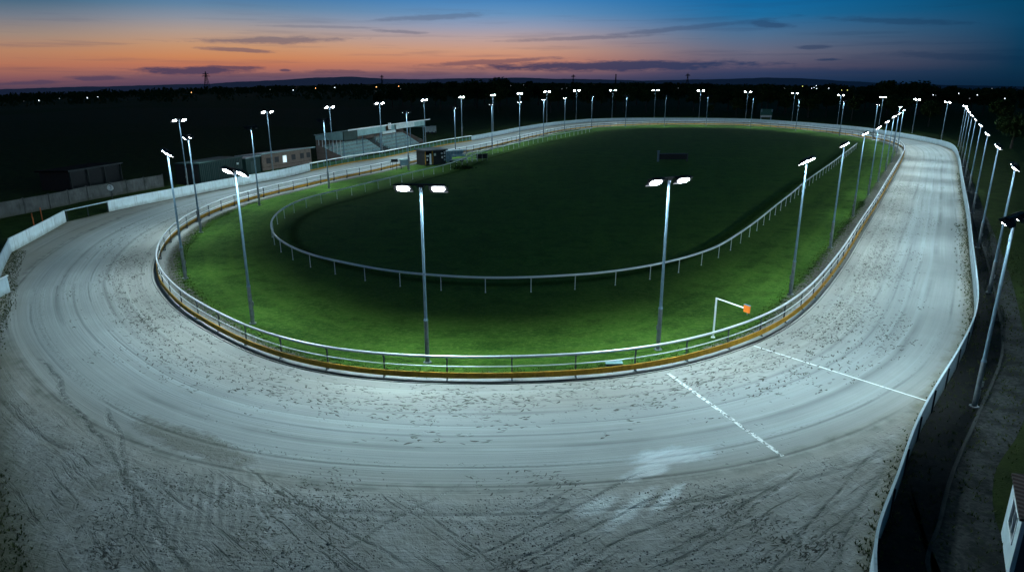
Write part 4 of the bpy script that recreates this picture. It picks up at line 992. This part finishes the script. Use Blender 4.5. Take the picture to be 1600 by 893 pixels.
KIND = [(crown_mesh(1, 5.0, 4.6, 7.6, 26), trunk_mesh(11, .38)), (crown_mesh(2, 4.0, 5.6, 8.0, 22), trunk_mesh(12, .34)), (crown_mesh(3, 6.2, 4.2, 7.0, 30), trunk_mesh(10, .42)), (crown_mesh(4, 3.6, 5.4, 6.6, 20, 110), trunk_mesh(11, .3))]
TH = 12.0
def tree(p, h, kind, label, group):
    t = thing("tree", label, "tree", p, random.uniform(0, 6.28), group); s = h / TH; t.scale = (s, s, s)
    for nm, me in (("crown", KIND[kind][0]), ("trunk", KIND[kind][1])):
        o = bpy.data.objects.new(nm, me); COL.objects.link(o); o.parent = t
rnd = random.Random(11)
n_ = 0
for x in range(590, 1640, 17):
    d = rnd.uniform(360, 520); xx = x + rnd.uniform(-8, 8); g0 = atd(xx, 150, d); p = Vector((g0.x, g0.y, gz(g0) - .2))
    yt = 128.5 + rnd.uniform(-1.5, 4) + (3.5 if xx > 1120 else 0) + (3.5 if xx > 1450 else 0) + (3 if xx < 680 else 0); top = atd(xx, yt, d).z
    tree(p, max(7, top - p.z), rnd.randrange(4), "one of the black tree silhouettes crowding the horizon beyond the far bend", "trees beyond the far bend")
for (x, yt, d, kd, l) in ((745, 120.5, 420, 2, "broad tree rising above the skyline directly above the grandstand's right end"), (781, 121.5, 430, 0, "rounded tree on the skyline right of the broad tree above the stand"),
                          (1404, 123.5, 380, 2, "largest tree on the skyline, above the right-hand straight"), (1438, 127, 390, 0, "second rounded tree on the skyline, right of the largest one"), (1390, 127, 370, 1, "narrow tree pressed against the left of the largest skyline tree"),
                          (940, 121, 470, 3, "small pointed treetop poking into the purple cloud near mid picture")):
    g0 = atd(x, 150, d); p = Vector((g0.x, g0.y, gz(g0) - .2)); tree(p, atd(x, yt, d).z - p.z, kd, l, None if False else "skyline trees")
for (x, y, h, kd) in ((1150, 184, 8, 0), (1170, 181, 7, 2), (1262, 186, 11, 2), (1290, 184, 12, 0), (1330, 190, 10, 1), (1110, 182, 6, 3), (1400, 190, 11, 2), (1450, 200, 9, 0), (1350, 178, 12, 0), (1225, 181, 10, 3)):
    tree(at(x, y - 2), h, kd, "dim leafy tree just behind the far bend wall, faintly lit by the lamps", "trees close behind the far wall")
for (x, y, h, kd, l) in ((1580, 232, 9, 2, "farthest dim tree beyond the right-hand row of lamps"), (1630, 262, 9, 0, "middle dim tree beyond the right-hand row of lamps"), (1690, 330, 8, 2, "nearest dim tree, its leaves at the right picture edge"), (1560, 205, 10, 1, "slender dim tree beside the farthest right-hand lamps")):
    tree(at(x, y), h, kd, l, "trees along the right edge")
# far-off woods as one mass
def woods():
    rnd = random.Random(5); V = []; F = []
    for (y0, d0, d1, hh, num) in ((0, 650, 900, 9, 900), (0, 1200, 2200, 11, 1300)):
        for _ in range(num):
            x = rnd.uniform(-500, 2100); d = rnd.uniform(d0, d1)
            if d0 < 700 and x < 560 and rnd.random() < .65: continue
            g0 = atd(x, 150, d); c = Vector((g0.x, g0.y, gz(g0))); r = rnd.uniform(4, 9) * (1 if d0 < 1000 else 1.6); h = hh * rnd.uniform(.6, 1.15)
            for _k in range(26):
                a = rnd.uniform(0, 6.28); e = rnd.random(); p = c + Vector((math.cos(a) * r * (1 - e * .6), math.sin(a) * r * (1 - e * .6), h * e)); s = rnd.uniform(.8, 1.9) * (1 if d0 < 1000 else 1.7)
                u = Vector((rnd.uniform(-1, 1), rnd.uniform(-.4, .4), rnd.uniform(-.5, .5))) * s; w = Vector((rnd.uniform(-.3, .3), rnd.uniform(-.3, .3), 1)) * s * .8
                o = len(V); V += [tuple(p - u), tuple(p - w), tuple(p + u), tuple(p + w)]; F.append((o, o + 1, o + 2, o + 3))
    me = bpy.data.meshes.new("distant_woods"); me.from_pydata(V, [], F); me.materials.append(LEAF); o = bpy.data.objects.new("distant_woods", me); COL.objects.link(o); tag(o, "dark band of far-off woodland under the dusk sky", "woodland", kind='stuff')
woods()
# weeds at track edges
def weeds(name, label, spots, num, size, mat, seed):
    rnd = random.Random(seed); V = []; F = []
    for _ in range(num):
        p, nn, lo, hi = spots[rnd.randrange(len(spots))]; q = p + nn * rnd.uniform(lo, hi) + Vector((rnd.uniform(-.3, .3), rnd.uniform(-.3, .3), 0)); s = size * rnd.uniform(.4, 1.2)
        for b in range(6):
            a = rnd.uniform(0, 6.28); dv = Vector((math.cos(a), math.sin(a), 0)); sd = Vector((-dv.y, dv.x, 0)) * .018; tip = q + dv * s * .6 + Vector((0, 0, s * rnd.uniform(.4, 1)))
            o = len(V); V += [tuple(q - sd), tuple(q + sd), tuple(tip)]; F.append((o, o + 1, o + 2))
    me = bpy.data.meshes.new(name); me.from_pydata(V, [], F); me.materials.append(mat); o = bpy.data.objects.new(name, me); COL.objects.link(o); tag(o, label, "weeds", kind='stuff')
GM = foliage_mat("weed_green", (.02, .035, .008), (.07, .085, .03))
ow = [(p, -n, -.1, 1.1) for p, n in oframes(O_Wf)] ; weeds("edge_weeds", "straggling weeds along the left edge of the sand", ow, 3000, .14, GM, 1)
orr = [(p, -n, -.05, .25) for p, n in oframes(O_Rf) if p.y < 120 and p.x > 0]; weeds("wall_weeds", "short weeds at the foot of the right-hand white wall", orr, 1500, .16, GM, 2)
vv = [(p, n, -2.2, 2.6) for p, n in frames(ws, False) if p.y < 75]; weeds("verge_weeds", "scrubby weeds growing through the gravel outside the right-hand wall", vv, 2600, .20, GM, 4)
iw = []
for i, (p, n) in enumerate(SI):
    if p.y < 90: iw.append((p, -n, GW[i] - .4, GW[i] + .5))
weeds("verge_grass", "ragged grass fringe along the gravel inside the rail", iw, 6000, .13, foliage_mat("verge_green", (.03, .09, .01), (.10, .19, .03)), 3)
sh = at(722, 264); m = MB(); rnd = random.Random(2)
t = thing("low_shrub", "low dark shrub on the lawn below the trap trailer", "shrub", sh)
for _ in range(500):
    p = Vector((rnd.gauss(0, .9), rnd.gauss(0, .4), abs(rnd.gauss(0, .35)))); a = Vector((rnd.uniform(-1, 1), rnd.uniform(-1, 1), rnd.uniform(-1, 1))) * .14; b_ = Vector((rnd.uniform(-1, 1), rnd.uniform(-1, 1), rnd.uniform(-1, 1))) * .14; m.add([p - a, p + b_, p + a, p - b_], [(0, 1, 2, 3)])
m.build("foliage", LEAF, t, rel=False)

# paw and hoof prints: small dark scooped crescents pressed in the sand
def prints():
    rnd = random.Random(21); V = []; F = []; g = G("pressed_print"); mat = g.bsdf(g.mix(g.noise(g.pos(), 3.0, 3), (.055, .058, .052), (.12, .12, .11)), 1.0, spec=.0)
    def crescent(c, u, w_, L, T):
        o = len(V); n = 5; a0 = rnd.uniform(0, .6); bow = rnd.uniform(.2, .7) * T * rnd.choice((-1, 1))
        for i in range(n):
            t = i / (n - 1) * 2 - 1; th = T * (1 - t * t * .85) * rnd.uniform(.6, 1.2); b_ = bow * (1 - t * t); m = c + u * (t * L) + w_ * b_
            V.append((m.x + w_.x * th / 2, m.y + w_.y * th / 2, .0105)); V.append((m.x - w_.x * th / 2, m.y - w_.y * th / 2, .0105))
        for i in range(n - 1): F.append((o + 2 * i, o + 2 * i + 1, o + 2 * i + 3, o + 2 * i + 2))
    def group(c, u, k, sc_):
        w_ = Vector((-u.y, u.x, 0))
        for _ in range(k):
            q = c + u * rnd.gauss(0, .22) * sc_ + w_ * rnd.gauss(0, .10) * sc_; a = rnd.gauss(0, .45); uu = (u * math.cos(a) + w_ * math.sin(a)); ww = Vector((-uu.y, uu.x, 0))
            crescent(q, uu, ww, rnd.uniform(.04, .12) * sc_, rnd.uniform(.02, .06) * sc_)
    n = len(IF); cand = [i for i in range(n) if IF[i][0].y < 110]
    placed = 0
    clusters = [(rnd.choice(cand), rnd.choice((rnd.uniform(.9, 3.6), rnd.uniform(.9, 3.6), rnd.uniform(2, 7.0))), rnd.uniform(2, 7), rnd.uniform(.3, .9)) for _ in range(300)]
    for i0, v0, ls, lv in clusters:
        p, nn = IF[i0]
        if hit(p, nn) < v0 + 1.0: continue
        for _ in range(rnd.randint(6, 22)):
            i = int(i0 + rnd.gauss(0, ls)) % n; p, nn = IF[i]; v = v0 + rnd.gauss(0, lv)
            if v < .75: continue
            u = Vector((-nn.y, nn.x, 0)); group(p + nn * v + u * rnd.uniform(-.25, .25), u, rnd.randint(2, 4), rnd.choice((.8, 1.1, 1.5, 1.9)))
    # a worn trail of tread marks on the near bend
    for i in range(n):
        p, nn = IF[i]
        if not (p.y < 62 and p.x < 12): continue
        for _ in range(5):
            v = 8.1 + .5 * math.sin(i * .02) + rnd.gauss(0, .14); u = Vector((-nn.y, nn.x, 0)); a = rnd.choice((.8, -.8)); uu = u * math.cos(a) + nn * math.sin(a)
            if math.sin(i * .05) + rnd.random() > .3: crescent(p + nn * v + u * rnd.uniform(-.3, .3), uu, Vector((-uu.y, uu.x, 0)), rnd.uniform(.04, .09), rnd.uniform(.02, .035))
    # churned foreground
    for _ in range(1900):
        p = at(rnd.uniform(140, 1330), 690 + 215 * rnd.random())
        if p.length < 13 or min((p - s_).length for s_ in INN[::14]) < 9.6: continue
        dn_ = math.sin(p.x * .8 + 1.3) + math.sin(p.y * 1.1 + p.x * .4) + math.sin(p.x * .23 - p.y * .4)
        if dn_ + rnd.uniform(-.7, .7) < .55: continue
        d = (at(1180, 720) - at(820, 893)) if p.x > -1 else (at(230, 640) - at(560, 893)); u = d.normalized(); group(p, u, rnd.randint(1, 6), rnd.choice((.6, .8, 1.1, 1.4)))
    me = bpy.data.meshes.new("paw_prints"); me.from_pydata(V, [], F); me.materials.append(mat)
    o = bpy.data.objects.new("paw_prints", me); COL.objects.link(o); tag(o, "dark paw and hoof prints scattered over the raked sand", "prints", kind='stuff')
prints()

# clods of churned sand in the foreground
def clods():
    rnd = random.Random(9); V = []; F = []; g = G("sand_clod_material"); n = g.noise(g.pos(), 6, 3); mat = g.bsdf(g.mix(n, (.10, .105, .095), (.28, .285, .27)), .95, spec=.1)
    for _ in range(9000):
        x = rnd.uniform(120, 1290); y = 640 + 260 * rnd.random() ** .8
        p = at(x, y)
        d = min((p - s).length for s in INN[::12])
        if d < 11.0 or p.length < 14: continue
        if math.sin(p.x * .9 + 1.3) + math.sin(p.y * 1.3 + p.x * .5) + rnd.uniform(-1.4, 1.4) < .35: continue
        r = rnd.uniform(.012, .045) * (1.5 if rnd.random() < .08 else 1); o = len(V)
        q = [Vector((rnd.uniform(.6, 1.3) * a, rnd.uniform(.6, 1.3) * b, c * rnd.uniform(.5, 1))) * r for a, b, c in ((1, 0, 0), (0, 1, 0), (-1, 0, 0), (0, -1, 0), (0, 0, 1))]
        V += [tuple(p + w + Vector((0, 0, .008))) for w in q]; F += [(o, o + 1, o + 4), (o + 1, o + 2, o + 4), (o + 2, o + 3, o + 4), (o + 3, o, o + 4)]
    me = bpy.data.meshes.new("sand_clods"); me.from_pydata(V, [], F); me.materials.append(mat); o = bpy.data.objects.new("sand_clods", me); COL.objects.link(o); tag(o, "crumbled clods scattered over the churned foreground sand", "sand clods", kind='stuff')
clods()

# ------------------------------------------------------------------ horizon: pylons and town lights
def pylon(x, yb, yt, d, label, wide=1.0):
    a = atd(x, yb, d); b = atd(x, yt, d); h = b.z - a.z; t = thing("electricity_pylon", label, "pylon", a, 0, "pylons on the horizon")
    k = d / FPX; m = MB(); r = max(.12, .36 * k); w = h * .16 * wide
    for sx in (-1, 1):
        for sy in (-1, 1): m.cyl((sx * w, sy * w, -5), (sx * w * .28, sy * w * .28, h * .7), r, n=4); m.cyl((sx * w * .28, sy * w * .28, h * .7), (0, 0, h), r, n=4)
    for i in range(5):
        z0, z1 = h * .14 * i, h * .14 * (i + 1); w0, w1 = w * (1 - .72 * z0 / (h * .7)), w * (1 - .72 * z1 / (h * .7))
        m.cyl((-w0, -w0, z0), (w1, -w1, z1), r * .6, n=4); m.cyl((w0, -w0, z0), (-w1, -w1, z1), r * .6, n=4)
    m.build("lattice_tower", BLACKM, t, rel=False)
    for z, L in ((.66, .30), (.80, .24)):
        m = MB(); m.cyl((-h * L, 0, h * z), (h * L, 0, h * z), r * 1.2, n=4); m.cyl((-h * L, 0, h * z), (0, 0, h * (z + .07)), r * .6, n=4); m.cyl((h * L, 0, h * z), (0, 0, h * (z + .07)), r * .6, n=4); m.build("cross_arm", BLACKM, t, rel=False)
pylon(323.5, 134, 111.5, 1500, "tall lattice pylon against the orange sky at left")
pylon(597, 128, 117, 3000, "tiny pylon on the horizon above the grandstand", .6)
pylon(895.5, 128, 116, 3000, "tiny pylon on the horizon above the middle of the far bend", .6)
pylon(1074, 128, 114, 3000, "tiny pylon breaking the skyline right of centre", .6)
a = atd(962, 128, 2600); b = atd(962, 116.5, 2600); t = thing("chimney_stack", "slim dark chimney standing on the horizon near mid picture", "chimney", a)
m = MB(); m.cyl((0, 0, -5), (0, 0, b.z - a.z), 2.6, 2.0, 10); m.build("shaft", BLACKM, t, rel=False); m = MB(); m.cyl((0, 0, b.z - a.z), (0, 0, b.z - a.z + 1.5), 2.5, n=10); m.build("rim", BLACKM, t, rel=False)
LC = {'w': ("white", emis("distant_white_glow", (.75, .88, 1.0), 5.0)), 'o': ("orange", emis("distant_orange_glow", (1.0, .5, .16), 5.0)), 'y': ("yellow-green", emis("distant_yellow_glow", (.75, .8, .2), 3.0)), 'd': ("faint", emis("distant_faint_glow", (.5, .55, .6), .6))}
def distant_lamp(x, y, c, sz, label):
    d = 1050.0 if x < 560 else 900.0
    if x > 590: d = 352.0 if y > 133 else 900.0
    d = 340.0 if x > 590 else d
    top = atd(x, y, d); base = Vector((top.x, top.y, gz(top))); t = thing("distant_lamp", label, "lamp", base, 0, "scattered town lights")
    k = d / FPX; hgt_ = top.z - base.z; m = MB(); m.cyl((0, 0, 0), (0, 0, hgt_), .06 * k, n=5); m.build("post", BLACKM, t, rel=False)
    r = sz * k * (.5 if x < 590 else .4); m = MB()
    for i in range(4):
        for j in range(8): pass
    rings_ = 5
    for i in range(rings_ + 1):
        th = math.pi * i / rings_
        for j in range(8): m.v.append(Vector((r * math.sin(th) * math.cos(j * math.pi / 4), r * math.sin(th) * math.sin(j * math.pi / 4), hgt_ + r * math.cos(th))))
    for i in range(rings_):
        for j in range(8): m.f.append((i * 8 + j, i * 8 + (j + 1) % 8, (i + 1) * 8 + (j + 1) % 8, (i + 1) * 8 + j))
    m.build("globe", LC[c][1], t, rel=False)
tl = [(37, 158, 'd', 1), (61, 157, 'w', 1.3), (75, 155, 'w', 1.1), (93, 154, 'd', 1), (136, 153, 'w', 1.3), (153, 151, 'w', 1.2), (259, 146, 'o', 1.6), (299, 144.5, 'o', 1), (422, 140, 'd', .8), (458, 141, 'w', 1), (493, 138, 'o', 1), (523, 137, 'w', 1),
      (588, 136, 'o', 1.1), (588, 143, 'd', 1), (623, 135, 'o', 1.1), (626, 139, 'd', 1), (798, 134, 'd', 1), (818, 133, 'd', .9), (878, 139, 'd', 1.3), (885, 138, 'd', 1), (1060, 138, 'd', 1), (1226, 138, 'd', 1), (1254, 135, 'y', 1.2), (1268, 138, 'w', .9), (1272, 137, 'w', .9), (1275.5, 134, 'w', .9),
      (1276, 138.5, 'w', 1), (1295, 138, 'w', 1), (1315, 141, 'y', 1), (1324, 141, 'y', 1.1), (1458, 148.5, 'w', 1.1), (1462, 149, 'd', 1), (1498, 146, 'w', 1.1), (1515, 154, 'd', 1.3), (1527, 148.5, 'w', 1.2), (1550, 138.5, 'd', 1), (1570, 154, 'w', 1.2)]
for i, (x, y, c, s) in enumerate(tl):
    side = "left" if x < 400 else "left of centre" if x < 700 else "centre" if x < 1000 else "right of centre" if x < 1400 else "far right"
    idx = sum(1 for q in tl[:i] if (("left" if q[0] < 400 else "left of centre" if q[0] < 700 else "centre" if q[0] < 1000 else "right of centre" if q[0] < 1400 else "far right") == side))
    distant_lamp(x, y, c, s, f"tiny {LC[c][0]} light in the dark land at {side}, {ordn[min(idx, 14)]} from the left there")

# ------------------------------------------------------------------ sky
w = bpy.data.worlds.new("World"); sc.world = w; w.use_nodes = True; nt = w.node_tree; nt.nodes.clear()
g = G.__new__(G); g.t = nt; g.m = None; g.out = nt.nodes.new('ShaderNodeOutputWorld')
def lin(c): return tuple(((x / 255) / 12.92 if x / 255 <= .04045 else ((x / 255 + .055) / 1.055) ** 2.4) for x in c)
tc = g.n('TexCoord').outputs['Generated']; X, Y, Z = g.sep(tc)
DEG = 180 / math.pi
el = g.M('MULTIPLY', g.M('ARCSINE', g.M('MAXIMUM', g.M('MINIMUM', Z, 1.0), -1.0)), DEG)
az = g.M('MULTIPLY', g.M('ARCTAN2', X, Y), DEG)
def eldeg(y): return math.degrees(math.atan2(ray(800, y)[2], ray(800, y)[1]))
def azel(x, y):
    a, b, c = ray(x, y); return math.degrees(math.atan2(a, b)), math.degrees(math.atan2(c, math.hypot(a, b)))
def ramp(stops):
    nd = g.n('ValToRGB'); cr = nd.color_ramp
    while len(cr.elements) > 1: cr.elements.remove(cr.elements[-1])
    first = True
    for e, c in stops:
        pos = max(0, min(1, (e + 2) / 27.0))
        if first: cr.elements[0].position = pos; cr.elements[0].color = (*lin(c), 1); first = False
        else:
            x = cr.elements.new(pos); x.color = (*lin(c), 1)
    g.set(nd.inputs[0], g.M('DIVIDE', g.M('ADD', el, 2.0), 27.0)); return nd.outputs[0]
E_ = eldeg
UP = [(9.5, (22, 96, 138)), (16, (10, 64, 94)), (25, (6, 46, 66))]
LEFT = ramp([(-2, (44, 44, 72)), (E_(130), (80, 66, 92)), (E_(121), (108, 82, 98)), (E_(114), (158, 104, 98)), (E_(104), (186, 114, 90)), (E_(92), (202, 134, 92)), (E_(76), (198, 148, 112)), (E_(56), (176, 154, 142)), (E_(36), (138, 146, 160)), (E_(18), (98, 132, 162)), (E_(0), (62, 118, 164))] + UP)
MID = ramp([(-2, (40, 44, 74)), (E_(127), (70, 66, 96)), (E_(118), (108, 86, 106)), (E_(110), (162, 114, 108)), (E_(96), (200, 132, 106)), (E_(80), (204, 152, 126)), (E_(60), (184, 160, 158)), (E_(42), (148, 156, 180)), (E_(22), (102, 146, 188)), (E_(0), (68, 132, 188))] + UP)
RIGHT = ramp([(-2, (16, 38, 66)), (E_(127), (30, 50, 82)), (E_(115), (54, 64, 96)), (E_(104), (92, 84, 106)), (E_(85), (104, 104, 124)), (E_(60), (80, 110, 142)), (E_(30), (30, 108, 158)), (E_(0), (4, 104, 164))] + UP)
FAR = ramp([(-2, (6, 24, 44)), (E_(133), (8, 36, 60)), (E_(110), (12, 48, 74)), (E_(80), (14, 58, 88)), (E_(50), (8, 66, 100)), (E_(0), (2, 66, 100))] + UP)
LL = ramp([(-2, (44, 42, 62)), (E_(136), (84, 66, 86)), (E_(124), (130, 86, 92)), (E_(106), (178, 114, 90)), (E_(88), (182, 130, 100)), (E_(66), (156, 136, 124)), (E_(42), (112, 122, 136)), (E_(20), (62, 102, 128)), (E_(0), (26, 88, 120))] + UP)
a0 = azel(0, 90)[0]; a1 = azel(330, 90)[0]; a2 = azel(760, 90)[0]; a3 = azel(1180, 90)[0]; a4 = azel(1590, 90)[0]
sky = g.mix(g.R(az, a0, a1, smooth=True), LL, LEFT); sky = g.mix(g.R(az, a1, a2, smooth=True), sky, MID); sky = g.mix(g.R(az, a2, a3, smooth=True), sky, RIGHT); sky = g.mix(g.R(az, a3, a4), sky, FAR)
# clouds
cv = g.comb(g.M('MULTIPLY', az, .16), g.M('MULTIPLY', el, 1.5), 0.0)
wob = g.M('MULTIPLY', g.M('SUBTRACT', g.noise(g.comb(g.M('MULTIPLY', az, .5), g.M('MULTIPLY', el, 2.5), 4.0), 1.0, 6, .65), .5), 2.0)
cm = None
for (x, y, rx, ry, tilt, s) in ((305, 110.5, 100, 5.5, -.01, .95), (360, 106, 50, 3, 0, .8), (150, 122, 45, 3.5, 0, .8), (430, 63, 120, 5, -.03, .6), (370, 78, 60, 3, .04, .6), (530, 113, 60, 3.5, 0, .6), (445, 110, 10, 2, 0, .8), (680, 27, 95, 4.5, -.06, .45), (625, 50, 40, 2.5, .04, .45),
                                   (960, 103.5, 250, 8, -.004, .95), (760, 97, 110, 4, -.05, .6), (1200, 38, 38, 5.5, .1, .55), (1070, 44, 150, 3.8, -.08, .4), (905, 60, 120, 3, -.03, .4), (1270, 73, 36, 3, 0, .55), (1296, 93.5, 24, 2, 0, .75), (1400, 33, 130, 4, .07, .38), (1500, 88, 150, 5, .05, .4), (40, 130, 70, 3, -.05, .75),
                                   (540, 116, 300, 4, -.01, .4), (1180, 112, 240, 6, .0, .35), (500, 42, 90, 2, 0, .3)):
    A_, Ee = azel(x, y); A2, _q = azel(x + rx, y); RX = abs(A2 - A_); RY = ry / FPX * DEG
    da = g.M('SUBTRACT', az, A_); de = g.M('ADD', g.M('SUBTRACT', el, Ee), g.M('MULTIPLY', da, tilt * 1.0))
    r = g.M('SQRT', g.M('ADD', g.M('POWER', g.M('ABSOLUTE', g.M('DIVIDE', da, RX)), 2.0), g.M('POWER', g.M('ABSOLUTE', g.M('DIVIDE', de, RY)), 2.0)))
    mk_ = g.R(g.M('ADD', r, wob), 1.15, .55, 0, s); cm = mk_ if cm is None else g.M('MAXIMUM', cm, mk_)
stk = g.M('MULTIPLY', g.R(g.noise(g.comb(g.M('MULTIPLY', az, .09), g.M('MULTIPLY', el, 1.9), 1.0), 1.0, 5, .6), .52, .75, 0, .38), g.R(el, 9.0, 3.0))
cm = g.M('MAXIMUM', cm, stk)
cc = g.mix(g.R(el, 1.0, 5.0), lin((74, 62, 88)) + (1,), lin((84, 98, 124)) + (1,)); cc = g.mix(g.R(az, a2, a3), cc, lin((34, 56, 92)) + (1,)); cc = g.mix(g.R(az, a3, a4), cc, lin((8, 42, 72)) + (1,))
sky = g.mix(cm, sky, cc)
sky = g.mix(g.R(el, -.8, -1.6), sky, (.002, .003, .006, 1))
nish = g.n('TexSky', sky_type='NISHITA'); nish.sun_disc = False; nish.sun_elevation = math.radians(0.5); nish.sun_rotation = math.radians(-20)
add = g.mix(1.0, sky, g.mix(1.0, nish.outputs[0], (.0004, .0004, .0004, 1), 'MULTIPLY'), 'ADD')
bg = g.n('Background'); g.set(bg.inputs[0], add); bg.inputs[1].default_value = 1.0
nt.links.new(bg.outputs[0], g.out.inputs[0])
w.cycles.sampling_method = 'MANUAL'; w.cycles.sample_map_resolution = 256
sl = bpy.data.lights.new("dusk_sun", 'SUN'); sl.energy = 0.02; sl.angle = math.radians(12); sl.color = (1.0, .55, .35)
so = bpy.data.objects.new("dusk_sun", sl); COL.objects.link(so); so.rotation_euler = (math.radians(86), 0, math.radians(180 + 20)); so.location = (-50, 100, 60)

# ------------------------------------------------------------------ render settings
sc.view_settings.view_transform = 'Standard'; sc.view_settings.look = 'None'; sc.view_settings.exposure = 0; sc.view_settings.gamma = 1
sc.render.engine = 'CYCLES'
cy = sc.cycles; cy.use_denoising = True; cy.use_adaptive_sampling = True; cy.adaptive_threshold = 0.03; cy.max_bounces = 4; cy.diffuse_bounces = 1; cy.glossy_bounces = 2; cy.transparent_max_bounces = 8; cy.sample_clamp_indirect = 3.0; cy.sample_clamp_direct = 0.0
try: cy.use_light_tree = True; cy.denoiser = 'OPENIMAGEDENOISE'
except Exception: pass
